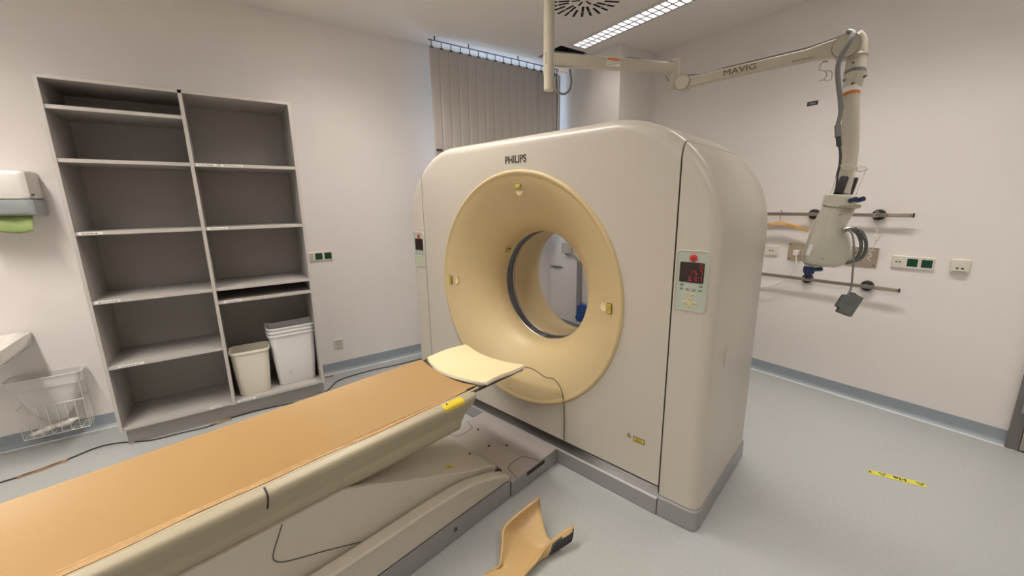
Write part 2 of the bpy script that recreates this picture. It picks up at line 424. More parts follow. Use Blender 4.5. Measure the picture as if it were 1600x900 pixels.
# laser recesses with warning labels on the ring
def funr(r):
    for (a1, r1), (a2, r2) in zip(fun, fun[1:]):
        if r2 <= r <= r1: return a1+(a2-a1)*(r1-r)/(r1-r2)
    return 1.797
def label_on(name, bc_, zc_, a, w, h, parent, rot=0, slope=0, mtri=True):
    ca, sa = math.cos(rot), math.sin(rot)
    # local x = toward lower b (right in view), y = up
    xd = -GY*ca+GZ*sa; yd = GY*sa+GZ*ca
    if slope: yd = (yd+GX*slope).normalized() if abs(sa) < .5 else yd
    nrm = xd.cross(yd)
    if nrm.dot(GX) > 0: nrm = -nrm
    o = G(a, bc_, zc_)
    b = B(); b.box(-w/2, w/2, -h/2, h/2, 0, .0015, fr=(xd, yd, nrm), o=o, mi=0)
    t = .0035
    b.box(-w/2+t, w/2-t, -h/2+t, h/2-t, .0015, .0022, fr=(xd, yd, nrm), o=o, mi=1)
    for k in range(3): b.box(-w*.3, w*.3, h*(-.2+k*.2)-.0012, h*(-.2+k*.2)+.0008, .0022, .0026, fr=(xd, yd, nrm), o=o, mi=0)
    return obj(name, b, ['ink', 'yellow'], parent, smooth=False)
def dimple(bc_, zc_, a, parent, ang):
    c = G(a, bc_, zc_); d = (GX*1.0).normalized()
    b = B(); n = 24
    u = -GY*math.cos(ang)+GZ*math.sin(ang); w = GX.cross(u)
    pts = [c+u*(.026*math.cos(2*PI*k/n))+w*(.020*math.sin(2*PI*k/n))-GX*.004 for k in range(n)]
    pts2 = [c+u*(.018*math.cos(2*PI*k/n))+w*(.014*math.sin(2*PI*k/n))-GX*.001 for k in range(n)]
    b.loft([pts, pts2], caps=False); b.add(pts2, [tuple(range(n))])
    return obj('laser_recess', b, 'pad', parent)
for (bb_, zz, rot, dn) in ((1.654, 1.700, 0, (0, -.035)), (2.335, 1.050, PI/2, (-.045, 0)), (1.012, 1.055, PI/2, (.045, 0))):
    r = math.hypot(bb_-BC, zz-ZR); a = funr(r)-.002
    if rot == 0:
        label_on('laser_label', bb_, zz, a-.006, .040, .028, fn, rot, slope=.25)
    else:
        label_on('laser_label', bb_, zz, a-.007, .055, .028, fn, rot)
    r2 = math.hypot(bb_+dn[0]-BC, zz+dn[1]-ZR)
    dimple(bb_+dn[0], zz+dn[1], funr(r2)-.002, fn, rot)
# small label inside the bore by the scan window
tb = math.radians(142)
c = G(2.04, BC+.379*math.cos(PI-tb), ZR-.012+.372*math.sin(tb))
cd = G(0, math.cos(PI-tb), math.sin(tb)).normalized()
b = B(); xd = cd.cross(GX).normalized()
b.box(-.020, .020, -.022, .012, -.004, -.0015, fr=(xd, GX, cd), o=c-cd*.001, mi=0).box(-.017, .017, -.019, .002, -.005, -.004, fr=(xd, GX, cd), o=c-cd*.001, mi=1)
obj('laser_label', b, ['ink', 'yellow'], fn, smooth=False)
# writing on the front
text('brand_lettering', 'PHILIPS', .060, G(A0-.0012, 1.665, 1.852), -GY, GZ, 'darksilver', fc, bold=.0008, sx=.90)
# warning marks low on the front
lb = label_on('laser_warning_label', .812, .375, A0-.0006, .062, .027, fc, 0)
b = B(); c = G(A0-.0006, .868, .384); b.prism([c-GY*.013-GZ*.012, c+GY*.013-GZ*.012, c+GZ*.014], -GX*.0012, mi=0)
b.prism([c-GX*.0012-GY*.008-GZ*.009, c-GX*.0012+GY*.008-GZ*.009, c-GX*.0012+GZ*.008], -GX*.0006, mi=1)
b.box(-.0012, .0012, -.0065, .004, 0, .0004, fr=(-GY, GZ, -GX), o=c-GX*.0018, mi=0)
obj('warning_triangle', b, ['ink', 'yellow'], fc, smooth=False)
# control panels
SEG = {'0': 'abcdef', '1': 'bc', '5': 'acdfg', '7': 'abc', '6': 'acdefg', '3': 'abcdg'}
def control_panel(bc_, zc_, parent, lit):
    w, h = .134, .268; o = G(A0, bc_, zc_); fr = (-GY, GZ, -GX)
    W = lambda p, t: o+fr[0]*p[0]+fr[1]*p[1]+fr[2]*t
    out = rrect(w+.010, h+.010, .022); inn = rrect(w, h, .018)
    b = B(); b.loft([[W(p, -.001) for p in out], [W(p, .004) for p in rrect(w+.006, h+.006, .020)], [W(p, .0045) for p in inn], [W(p, .0015) for p in inn]], caps=False)
    rim = obj('control_panel', b, 'gantry', parent)
    b = B(); b.add([W(p, .0018) for p in inn], [tuple(range(len(inn)))])
    obj('panel_face', b, 'panel', rim, smooth=False)
    # display
    dw, dh = .104, .090; dy = .040
    b = B(); b.loft([[W((p[0], p[1]+dy), .0015) for p in rrect(dw, dh, .005)], [W((p[0], p[1]+dy), .004) for p in rrect(dw, dh, .005)]])
    obj('display', b, 'display', rim)
    if lit:
        b = B()
        def digit(ch, x, y, s):
            sgm = {'a': (0, 1, 1, 1), 'b': (1, .5, 1, 1), 'c': (1, 0, 1, .5), 'd': (0, 0, 1, 0), 'e': (0, 0, 0, .5), 'f': (0, .5, 0, 1), 'g': (0, .5, 1, .5)}
            for q in SEG[ch]:
                x0, y0, x1, y1 = sgm[q]; t = .0011
                X0, X1 = x+x0*s*.58, x+x1*s*.58; Y0, Y1 = y+y0*s, y+y1*s
                b.box(min(X0, X1)-t+(0 if x0 == x1 else 2*t), max(X0, X1)+t-(0 if x0 == x1 else 2*t), min(Y0, Y1)-t+(0 if y0 == y1 else 2*t), max(Y0, Y1)+t-(0 if y0 == y1 else 2*t), .004, .0046, fr=fr, o=o)
        for s_, y in (('0', .061), ('157', .032), ('637', .003)):
            for k, ch in enumerate(s_): digit(ch, .033-(len(s_)-1-k)*.0215, y, .019)
        obj('digits', b, 'led', rim, smooth=False)
    # emergency button
    b = B().rev(W((.003, .105), 0), -GX, [(.001, .0165), (.007, .016), (.009, .013), (.0095, 0.0001)], n=24)
    bt = obj('stop_button', b, 'red', rim)
    b = B(); cc = W((.003, .105), .0097); b.prism([cc+fr[0]*.006+fr[1]*.006, cc+fr[0]*.006-fr[1]*.006, cc-fr[0]*.006], -GX*.0006)
    obj('button_arrow', b, 'ink', bt, smooth=False)
    b = B()
    for x, y in ((-.040, -.018), (.042, -.018), (-.040, -.037), (-.013, -.037), (.014, -.037), (.041, -.037)):
        b.loft([[W((p[0]+x, p[1]+y), .0015) for p in rrect(.015, .010, .004)], [W((p[0]+x, p[1]+y), .004) for p in rrect(.013, .008, .003)]])
    obj('key_group', b, 'panelbtn', rim)
    b = B()
    b.loft([[W((p[0], p[1]-.060), .0015) for p in rrect(.044, .016, .006)], [W((p[0], p[1]-.060), .0035) for p in rrect(.042, .014, .006)]])
    for x, y in ((0, -.083), (0, -.117), (-.021, -.100), (.021, -.100), (0, -.100)):
        b.loft([[W((p[0]+x, p[1]+y), .0015) for p in rrect(.024, .020, .009)], [W((p[0]+x, p[1]+y), .0035) for p in rrect(.020, .016, .007)]])
    obj('arrow_keys', b, 'panelyel', rim)
    b = B()
    for x in (-.011, .011):
        b.loft([[W((p[0]+x, p[1]-.060), .0035) for p in rrect(.013, .003, .0014)], [W((p[0]+x, p[1]-.060), .004) for p in rrect(.013, .003, .0014)]])
    for x, y in ((0, -.083), (0, -.117), (-.021, -.100), (.021, -.100)):
        b.loft([[W((p[0]+x, p[1]+y), .0035) for p in rrect(.010, .0035, .0015)], [W((p[0]+x, p[1]+y), .0039) for p in rrect(.010, .0035, .0015)]])
    obj('key_marks', b, 'panelbtn', rim)
control_panel(.612, 1.248, sides[0], True)
control_panel(2*BC-.612, 1.250, sides[1], False)
# recessed side handle
b = B(); o_ = G(2.04, .5, .862)
b.box(-.032, .032, -.05, .05, .0005, .0015, fr=(GX, GZ, -GY), o=o_, mi=0)
b.prism([G(2.010, .4985, .812), G(2.010, .4985, .880), G(2.035, .4985, .905), G(2.056, .4985, .912), G(2.056, .4985, .812)], -GY*.0012, mi=1)
sh = obj('side_handle_recess', b, ['gantry', 'cover'], sides[0], smooth=False)
# thin brown cord hanging from the table head down the gantry front
b = B().tube([G(1.60, 1.50, .655), G(1.74, 1.50, .60), G(1.775, 1.42, .555), G(1.78, 1.36, .560), G(1.784, 1.315, .525), G(1.788, 1.290, .45), G(1.792, 1.285, .33), G(1.792, 1.283, .165)], .0026)
tag(obj('thin_cord', b, 'browncable'), 'thin brown cord trailing from the head pad down the gantry front', 'cord')

# ================================================================ PATIENT TABLE
TB = BC
table = thing('patient_table', 'long cream patient table on a low lifting base running up to the bore', 'table', G(.2, BC, 0))
HA, TA = -1.5, 1.20        # foot end, head end
def sec(a, pts, sc=1, zs=0): return [G(a, TB+q*sc, z+zs) for q, z in pts]
HS, HZ = .0235, .011
half = [(q-HS, z-HZ) for q, z in [(.285, .676), (.288, .703), (.313, .697), (.3215, .690), (.3235, .678), (.318, .664), (.296, .626), (.270, .582), (.267, .568), (.262, .528), (.246, .502), (.20, .495)]]
outl = [(0, .600), (-.20, .620)]+[(-q, z) for q, z in half]+[(q, z) for q, z in half[::-1]]+[(.20, .620)]
b = B(); rows = [sec(HA, outl)]
for a in (-1, -.5, 0, .5, .9, 1.06, 1.12): rows.append(sec(a, outl))
for k in range(1, 7):
    t = PI/2*k/6; a = 1.12+.075*math.sin(t); s = 1-.10*(1-math.cos(t))
    rows.append([G(a-max(0, (.62-z))*.55, TB+q*s, .62+(z-.62)*(1-.10*(1-math.cos(t)))) for q, z in outl])
b.loft(rows)
tray = obj('table_body', b, 'tray', table, ang=50)
# sliding cradle, dished
def dish(q, w=.262, dep=.045): return -dep*(1-(q/w)**2)
b = B(); n = 16; rows = []
for a in (HA+.02, 1.56):
    top = [(-.262+.524*k/n, .690+dish(-.262+.524*k/n)*1.0) for k in range(n+1)]
    bot = [(q, z-.016) for q, z in top[::-1]]
    rows.append(sec(a, top+bot))
b.loft(rows)
obj('cradle', b, 'carbon', table)
b = B()
for s in (-1, 1):
    b.loft([[G(a, TB+s*q, z) for q, z in ((.246, .680), (.250, .6915), (.262, .6910), (.262, .680))] for a in (HA+.02, 1.225)])
obj('cradle_edge_strip', b, 'tray', table)
# black mark across the side
b = B(); w = .006
pth = [(q-HS, z-HZ) for q, z in [(.295, .7035), (.3145, .6985), (.3235, .690), (.325, .677), (.298, .622)]]
for s in (-1,):
    b.loft([[G(.262+da, TB+s*q, z) for (q, z) in pth]+[G(.262+da, TB+s*(q-.004), z-.002) for (q, z) in pth[::-1]] for da in (-w/2, w/2)])
obj('side_strap', b, 'black', tray)
b = B(); b.loft([[G(a, TB-q, z) for q, z in ((.266, .6925), (.2897, .6875), (.2990, .6805), (.3010, .6690), (.298, .665), (.295, .676), (.286, .682), (.266, .687))] for a in (.985, 1.10)])
lb = obj('warning_sticker', b, 'yellow', tray, smooth=False)
b = B(); c0 = G(1.012, TB-.279, .6895)
b.prism([c0-GX*.010-GY*.004-GZ*.0028, c0+GX*.010-GY*.004-GZ*.0028, c0+GY*.006+GZ*.0042], GZ*.0012)
obj('sticker_triangle', b, 'ink', lb, smooth=False)
# base
def gprism(pts, b0, b1, mi=0, bb=None):
    bb = bb or B(); bb.prism([G(a, b0, z) for a, z in pts], GY*(b1-b0), mi); return bb
b = B().gbox(-1.35, 1.372, TB-.33, TB+.33, 0, .112)
bs = obj('base_frame', b, 'silver', table, bevel=.006)
b = B().cyl(G(.985, TB-.331, .062), G(.985, TB-.3325, .062), .011, n=16)
obj('frame_screw', b, 'darksilver', bs)
b = B().gbox(1.376, 1.786, TB-.338, TB+.338, 0, .094)
pf = obj('front_platform', b, 'silver', table, bevel=.006)
b = B().gbox(1.378, 1.784, TB-.334, TB+.334, .094, .0985)
obj('platform_top', b, 'platform', pf, bevel=.003)
def seamloop(pts, z, r=.0022): return B().tube([G(p, q, z) for p, q in pts], r, n=6, smooth=6)
for s in (-1, 1):
    bb = B()
    pts = [(1.62, TB+s*.335), (1.60, TB+s*.26), (1.585, TB+s*.235), (1.54, TB+s*.225), (1.49, TB+s*.225), (1.455, TB+s*.235), (1.44, TB+s*.26), (1.42, TB+s*.335)]
    bb.tube([G(p, q, .0985) for p, q in pts], .0016, n=6, smooth=4)
    obj('hatch_seam', bb, 'seam', pf)
    bb = B().gbox(1.50, 1.66, TB+s*.336-.0025, TB+s*.336+.0025, .060, .086) if s == 1 else B().gbox(1.50, 1.66, TB-.3395, TB-.334, .066, .090)
    obj('grip_slot', bb, 'seam', pf, smooth=False)
for a_, b_ in ((1.60, TB-.08), (1.60, TB+.19), (1.52, TB)):
    obj('platform_screw', B().cyl(G(a_, b_, .0985), G(a_, b_, .1), .009, n=14), 'seam', pf)
# low side covers of the base, nose rising from the platform
for s in (-1, 1):
    prof = [(1.372, .114), (1.371, .135), (1.355, .150), (1.26, .192), (1.12, .236), (1.03, .250), (.85, .258), (.57, .258), (.30, .262), (-1.3, .28), (-1.3, .114)]
    b = B(); rows = []
    for q, inset in ((.326, .022), (.330, .010), (.324, .0), (.290, 0), (.268, .004), (.262, .02)):
        rows.append([G(a-(inset if a > 1.3 else 0), TB+s*q, (z-inset if z > .12 else z)) for a, z in prof])
    rows2 = rows
    b.loft(rows2)
    obj('base_side_cover', b, 'cover', table, ang=40)
# lifting link: side plates and sloping top
for s in (-1, 1):
    prof = [(1.228, .196), (1.226, .224), (1.20, .230), (.98, .322), (.80, .397), (.62, .478), (.52, .514), (-.9, .514), (-.9, .28), (.5, .20), (1.0, .17)]
    b = gprism(prof, TB+s*.252, TB+s*.226)
    lp = obj('link_side_plate', b, 'cover', table, bevel=.006)
    sm = B().tube([G(.30, TB+s*.2535, .512), G(.285, TB+s*.2535, .478), G(.262, TB+s*.2535, .425), G(.258, TB+s*.2535, .395), G(.275, TB+s*.2535, .372), G(.31, TB+s*.2535, .352), G(.42, TB+s*.2535, .308), G(.56, TB+s*.2535, .248)], .0016, n=6)
    obj('plate_seam', sm, 'seam', lp)
prof = [(1.385, .100), (1.375, .135), (1.362, .150), (1.30, .178), (.70, .424), (.52, .500), (.52, .40), (1.2, .115)]
b = gprism(prof, TB-.222, TB+.222)
lc = obj('link_top_cover', b, 'cover', table, bevel=.010, seg=3)
sl = (.150-.424)/(1.362-.70)
def on_slope(a): return .178+(a-1.30)*(.178-.424)/(1.30-.70)
bb = B(); nrm = Vector((0, 0, 1)); ux = (GX+GZ*((.178-.424)/.6)).normalized(); nn = ux.cross(GY).normalized(); nn = nn if nn.z > 0 else -nn
o_ = G(1.09, TB-.165, on_slope(1.09))
bb.box(-.028, .028, -.014, .014, .0, .001, fr=(ux, GY, nn), o=o_, mi=0).box(-.012, .014, -.002, .002, .001, .0014, fr=(ux, GY, nn), o=o_, mi=1).box(-.014, -.008, -.006, .006, .001, .0014, fr=(ux, GY, nn), o=o_, mi=1)
obj('small_sticker', bb, ['yellow', 'ink'], lc, smooth=False)
obj('cover_screw', B().cyl(G(1.32, TB-.05, on_slope(1.32)-.002), G(1.32, TB-.05, on_slope(1.32)+.002), .007, n=12), 'seam', lc)
obj('pivot_foot', B().gbox(1.36, 1.388, TB-.245, TB-.20, .10, .125), 'black', lc)
b = B().gbox(-.9, 1.0, TB-.24, TB+.24, .114, .20)
obj('inner_frame', b, 'black', table)

# orange mattress lying on the cradle
b = B(); n = 18; rows = []
avals = [HA+.03+(1.235-HA-.03)*k/40 for k in range(41)]
for a in avals:
    wv = .004*math.sin(a*3.1)+.003*math.sin(a*9)
    e1 = -.232-wv-(.03*max(0, .1-a) if a < .1 else 0); e2 = .258+wv*.4
    top = []
    for k in range(n+1):
        q = e1+(e2-e1)*k/n
        top.append((q, .7045+dish(q, .27, .040)+.0015*math.sin(a*5+q*9)))
    bot = [(q, z-.009) for q, z in top[::-1]]
    rows.append(sec(a, top+bot))
b.loft(rows)
mt = tag(obj('table_mattress', b, 'orange', bevel=.003), 'long thin orange vinyl mattress laid along the patient table', 'mattress')
b = B(); rows = []
for a in avals[:-1]:
    wv = .004*math.sin(a*3.1)+.003*math.sin(a*9); e1 = -.232-wv-(.03*max(0, .1-a) if a < .1 else 0)
    zz = .7045+dish(e1, .27, .040)
    rr = .004*math.sin(a*7)+.003*math.sin(a*17)
    rows.append([G(a, TB+e1+.012, zz-.0015), G(a, TB+e1-.004, zz-.002), G(a, TB+e1-.017+rr, zz-.001), G(a, TB+e1-.018+rr, zz-.006), G(a, TB+e1+.012, zz-.008)])
b.loft(rows)
obj('worn_edge', b, 'orangeedge', mt)

# head pad
def padz(u, v):   # u along a 0..1, v across 0..1
    q = (v-.5)*2
    return .668-.026*(1-q*q)+.014*(abs(q)**3)+.004*math.sin(u*6+v*5)
b = B(); nu, nv = 14, 22
pa0, pa1 = 1.265, 1.585
def padpt(u, v, top):
    a = pa0+(pa1-pa0)*u+.012*math.sin(v*PI*1.0)*(1 if u > .5 else -1)*0+.010*math.sin(v*7)*(1 if u < .1 else .3)
    cr_ = .014*(max(0, abs(2*v-1)-.86)/.14)**2
    a += (cr_ if u < .5 else -cr_)*(abs(2*u-1))
    return G(a, TB-.262+.524*v, padz(u, v)+(.022 if top else 0))
top = [[padpt(i/nu, j/nv, True) for j in range(nv+1)] for i in range(nu+1)]
bot = [[padpt(i/nu, j/nv, False) for j in range(nv+1)] for i in range(nu+1)]
b.loft(top, closed=False, caps=False)
pd = obj('head_pad', b, 'pad', None, ang=60)
tag(pd, 'pale cream foam pad with frayed edges at the head end of the table', 'cushion')
b = B(); b.loft(bot, closed=False, caps=False)
def rim_pts():
    r = [(0, j/nv) for j in range(nv+1)]+[(i/nu, 1) for i in range(1, nu+1)]+[(1, j/nv) for j in range(nv-1, -1, -1)]+[(i/nu, 0) for i in range(nu-1, 0, -1)]
    return r
rp = rim_pts(); cen = G((pa0+pa1)/2, TB, 0)
r1 = []; r2 = []; r3 = []
for u, v in rp:
    p = padpt(u, v, True); q = padpt(u, v, False)
    out = Vector((p.x-cen.x, p.y-cen.y, 0)).normalized()*(.005+.003*random.random())
    r1.append(p+Vector((0, 0, -.0005))); r2.append((p+q)/2+out); r3.append(q)
b.loft([r1, r2, r3], caps=False)
obj('frayed_side', b, 'padedge', pd)

# ================================================================ CURLED CUSHION ON THE FLOOR
def onz(x, y, z):
    v = RT*((x-800)/F_PX)+DN*((y-450)/F_PX)+fw; return CAM+v*((z-CAM.z)/v.z)
# rows run from the near end to the far end of the fold; columns from the left flap edge, through the valley, to the right edge
ctl = [
 [onz(700, 940, .01), onz(735, 935, .01), onz(765, 930, .012), onz(782, 945, .012), onz(800, 960, .02)],
 [onz(762, 895, .012), onz(778, 890, .014), onz(792, 905, .012), onz(806, 915, .015), onz(816, 903, .03)],
 [onz(779, 884, .03), onz(790, 880, .02), onz(812, 888, .010), onz(832, 885, .02), onz(838, 876, .045)],
 [onz(784, 850, .07), onz(803, 850, .035), onz(826, 864, .010), onz(846, 873, .02), onz(856, 850, .06)],
 [onz(790, 820, .11), onz(810, 825, .055), onz(838, 850, .012), onz(866, 862, .022), onz(876, 832, .075)],
 [onz(805, 796, .14), onz(822, 805, .08), onz(847, 838, .022), onz(880, 853, .03), onz(893, 821, .085)],
]
tipc = [onz(843, 777, .15), onz(847, 792, .10), onz(857, 841, .035), onz(888, 848, .035), onz(896, 819, .088)]
ctl = ctl[:-1]+[ctl[-1]]
def bez_grid(ctl, nu, nv):
    def cat(ps, t):
        n = len(ps)-1; x = t*n; i = min(int(x), n-1); f = x-i
        a, b_, c, d = ps[max(i-1, 0)], ps[i], ps[i+1], ps[min(i+2, n)]
        return .5*((2*b_)+(c-a)*f+(2*a-5*b_+4*c-d)*f*f+(3*b_-a-3*c+d)*f**3)
    return [[cat([cat(r, j/nv) for r in ctl], i/nu) for j in range(nv+1)] for i in range(nu+1)]
rows = bez_grid(ctl[:-1]+[[ctl[-1][0].lerp(tipc[0], .98), ctl[-1][1].lerp(tipc[1], .9), tipc[2], tipc[3], tipc[4]]], 24, 20)
for r in rows:
    for p in r: p.z = max(p.z, .008)
b = B(); b.loft(rows, closed=False, caps=False)
fcush = thing('positioning_cushion', 'curled orange vinyl positioning cushion with a black fastener, on the floor beside the table base', 'cushion', onz(820, 890, 0))
cu = obj('cushion_sheet', b, 'orangelifted', fcush, solid=.010)
# black hook-and-loop patch on the outside of the curled edge
def lerp2(p, q, t): return p.lerp(q, t)
b = B()
pr = rows[20:25]
patch_rows = []
for r in rows[16:25]:
    nrm_pts = [r[k] for k in (16, 17, 18, 19)]
    patch_rows.append([p+Vector((.0, -.0075, -.002)) for p in nrm_pts])
b.loft(patch_rows, closed=False, caps=False)
obj('fastener_patch', b, 'black', cu, solid=.002)

# ================================================================ SHELF UNIT
shelf = thing('shelf_unit', 'tall grey open shelving unit with two bays against the far wall', 'shelf', Vector((-.155, 3.76, 0)))
YF = 3.52; YR = 3.985
zb, zt = .12, 2.355
sx0, sx1 = -.796, .486; dvx0, dvx1 = -.163, -.143
PT = .019
def panel_x(x0, x1, name='side_panel', z0=zb, z1=zt, lab=None):
    b = B().box(x0, x1, YF+.0022, YR, z0, z1, mi=0).box(x0, x1, YF, YF+.002, z0, z1, mi=1)
    return obj(name, b, ['shelf', 'shelfedge'], shelf, smooth=False)
panel_x(sx0, sx0+PT); panel_x(sx1-PT, sx1); panel_x(dvx0, dvx1, 'divider')
obj('back_panel', B().box(sx0+PT, dvx0, YR-.008, YR, zb, zt-PT), 'shelf', shelf, smooth=False)
obj('back_panel', B().box(dvx1, sx1-PT, YR-.008, YR, zb, zt-PT), 'shelf', shelf, smooth=False)
obj('plinth', B().box(sx0+.02, sx1+.004, YF+.06, YR, 0, zb-.002), 'shelf', shelf, smooth=False)
b = B().box(sx0+PT, sx1-PT, YF+.0022, YR, zt-PT, zt, mi=0).box(sx0+PT, sx1-PT, YF, YF+.002, zt-PT, zt, mi=1)
obj('top_panel', b, ['shelf', 'shelfedge'], shelf, smooth=False)
def shelf_board(x0, x1, ztop, labels=(), front=YF+.006):
    b = B().box(x0, x1, front+.0022, YR-.008, ztop-PT-.003, ztop, mi=0).box(x0, x1, front, front+.002, ztop-PT-.003, ztop, mi=1)
    o = obj('shelf_board', b, ['shelf', 'shelfedge'], shelf, smooth=False)
    for lx, lw in labels:
        bb = B().box(lx, lx+lw, front-.0012, front-.0001, ztop-PT+.001, ztop-.002, mi=0)
        k = lx+.015
        while k < lx+lw-.02:
            w = random.uniform(.008, .018); bb.box(k, min(k+w, lx+lw-.01), front-.0016, front-.0012, ztop-PT+.0065, ztop-.0085, mi=1); k += w+.004
        obj('shelf_label', bb, ['paper', 'ink'], o, smooth=False)
L0, L1, R0, R1 = sx0+PT, dvx0, dvx1, sx1-PT
shelf_board(L0, L1, 2.198); shelf_board(L0, L1, 1.901)
shelf_board(R0, R1, 1.899, [(-.133, .115), (.005, .13)])
shelf_board(L0, L1, 1.468, [(-.765, .11)]); shelf_board(R0, R1, 1.467, [(-.133, .12)])
shelf_board(L0, L1, 1.031, [(-.765, .12)]); shelf_board(R0, R1, 1.033)
shelf_board(R0, R1, .934, [(-.11, .11)])
shelf_board(L0, L1, .588, [(-.73, .13)])
shelf_board(L0, L1, .146, [(-.30, .07)]); shelf_board(R0, R1, .146, [(-.13, .12)])

# ---- bins in the shelf
def bin_mesh(w, d, h, taper, lip, notch=False, t=.004):
    b = B(); rows = []
    def ring(z, s, zn=False):
        pts = rrect(w*s, d*s, .045*s, n=6)
        out = []
        for x, y in pts:
            zz = z
            if zn:
                u = abs(x)/(w/2)
                if notch and y > 0: zz = z+.014*math.cos(x/w*PI*3)+.006
                elif notch: zz = z
            out.append(Vector((x, y, zz)))
        return out
    rows = [ring(0, taper-.03), ring(.008, taper), ring(h*.5, (1+taper)/2), ring(h-lip-.004, 1-.03), ring(h-lip, 1.035), ring(h-.003, 1.05, True), ring(h, 1.035, True), ring(h-.004, .985, True), ring(h*.5, (1+taper)/2-.025), ring(.012, taper-.035)]
    b.loft(rows, caps=False); b.add(rows[0], [tuple(range(len(rows[0])))]); b.add(rows[-1], [tuple(range(len(rows[0])))])
    return b
cbin = obj('waste_bin', bin_mesh(.262, .20, .365, .80, .020), 'creambin', None, ang=40)
tag(cbin, 'small cream waste bin standing alone on the bottom shelf by the divider', 'bin')
cbin.location = (-.002, 3.66, .1465); cbin.rotation_euler.z = math.radians(-2)
for k in range(3):
    wbin = obj('waste_bin', bin_mesh(.340, .232, .44, .80, .014, notch=True), 'whitebin', None, ang=40)
    tag(wbin, ['large white waste bin at the bottom of the nested stack, its tall side showing', 'white waste bin nested in the middle of the stack, only its rim showing', 'topmost white waste bin of the nested stack, its hollow and wavy rim showing'][k], 'bin', 'nested white waste bins on the bottom shelf')
    wbin.location = (.302, 3.705, .1465+k*.030); wbin.rotation_euler.z = math.radians(1.5)
    sc = 1-.0006*k; wbin.scale = (sc, sc, 1)
    if k == 0:
        bb = B().box(-.012, .016, 0, .0006, -.0015, .0015)
        q = obj('scratch_mark', bb, 'ink', wbin, smooth=False); q.matrix_local = Matrix.Translation((-.052, -.1075, .10)) @ Matrix.Rotation(math.radians(-55), 4, 'Y')

# ================================================================ SINK, DISPENSER, WALL BASKET
sink = thing('wash_basin', 'white ceramic wash basin on the wall at the left edge', 'sink', Vector((-1.45, 3.75, .68)))
x0, x1, y0, y1 = -1.80, -1.195, 3.50, 3.995
def rr2(x0, x1, y0, y1, r, z): return [Vector((p[0], p[1], z)) for p in rrect(x1-x0, y1-y0, r, 5, (x0+x1)/2, (y0+y1)/2)]
b = B(); b.loft([rr2(x0+.12, x1-.10, y0+.14, y1, .04, .665), rr2(x0+.03, x1-.02, y0+.05, y1, .04, .70), rr2(x0+.003, x1-.003, y0+.003, y1, .03, .735), rr2(x0, x1, y0, y1, .025, .800), rr2(x0+.008, x1-.008, y0+.008, y1-.002, .022, .806), rr2(x0+.035, x1-.035, y0+.035, y1-.10, .05, .805), rr2(x0+.05, x1-.05, y0+.05, y1-.12, .06, .780), rr2(x0+.10, x1-.10, y0+.10, y1-.16, .08, .72), rr2(x0+.2, x1-.2, y0+.17, y1-.22, .05, .70)])
obj('basin', b, 'ceramic', sink, ang=50)
b = B().tube([(-1.5, 3.94, .80), (-1.5, 3.94, .90), (-1.5, 3.91, .93), (-1.5, 3.84, .92), (-1.5, 3.82, .90)], .011)
obj('tap', b, 'chrome', sink)

disp = thing('towel_dispenser', 'white and grey paper towel dispenser high on the wall above the basin', 'dispenser', Vector((-1.10, 3.9, 1.57)))
b = B(); 
def rxz(x0, x1, z0, z1, r, y): return [Vector((p[0], y, p[1])) for p in rrect(x1-x0, z1-z0, r, 5, (x0+x1)/2, (z0+z1)/2)]
b.loft([rxz(-1.27, -.985, 1.672, 1.850, .02, 3.995), rxz(-1.27, -.988, 1.672, 1.850, .02, 3.86), rxz(-1.26, -.995, 1.672, 1.842, .022, 3.815), rxz(-1.24, -1.015, 1.677, 1.822, .02, 3.803)])
obj('upper_housing', b, 'white', disp, ang=40)
b = B(); b.loft([rxz(-1.272, -.978, 1.570, 1.671, .012, 3.995), rxz(-1.272, -.978, 1.570, 1.671, .012, 3.85), rxz(-1.262, -.986, 1.577, 1.671, .014, 3.808), rxz(-1.24, -1.006, 1.585, 1.667, .012, 3.797)])
obj('lower_housing', b, 'greyclear', disp, ang=40)
obj('lock', B().cyl((-.998, 3.84, 1.700), (-.982, 3.84, 1.700), .006, n=12), 'ink', disp)
b = B(); rows = []
for k in range(9):
    t = k/8; z = 1.590-.115*t
    rows.append([Vector((-1.26+.245*j/12, 3.872-.055*math.sin(t*1.8)+.010*math.sin(j*.9)*t, z+.012*math.sin(j*.55)*t)) for j in range(13)])
b.loft(rows, closed=False, caps=False)
tag(obj('paper_towel', b, 'green', solid=.002), 'green paper towel hanging out of the dispenser', 'paper towel')

bask = thing('wire_basket', 'white wire waste basket hung low on the wall beside the shelving', 'bin', Vector((-1.17, 3.92, .1)))
bx0, bx1, by0, by1 = -1.325, -1.010, 3.87, 3.99
b = B()
def wl(pts, r=.0025): b.tube(pts, r, n=6, smooth=0)
for z, s in ((.085, .0), (.30, 0), (.46, 0)):
    wl([(bx0, by0, z), (bx1, by0, z), (bx1, by1, z), (bx0, by1, z), (bx0, by0, z)], .003)
for k in range(8):
    x = bx0+(bx1-bx0)*k/7; wl([(x, by0, .46 if k in (0, 7) else .30), (x, by0, .085), (x, by1, .085), (x, by1, .46)], .0018)
for y in (by0+.04, by0+.08):
    wl([(bx0, y, .30), (bx0, y, .085), (bx1, y, .085), (bx1, y, .30)], .0018)
obj('wire_frame', b, 'wire', bask)
b = B(); b.loft([rr2(bx0-.02, bx1+.025, by0-.03, by1-.002, .03, .505), rr2(bx0-.012, bx1+.017, by0-.022, by1-.002, .03, .50), rr2(bx0-.008, bx1+.012, by0-.016, by1-.003, .03, .43), rr2(bx0+.006, bx1-.006, by0-.004, by1-.01, .03, .425), rr2(bx0+.045, bx1-.045, by0+.012, by1-.015, .03, .26), rr2(bx0+.11, bx1-.11, by0+.03, by1-.03, .02, .17)], caps=False)
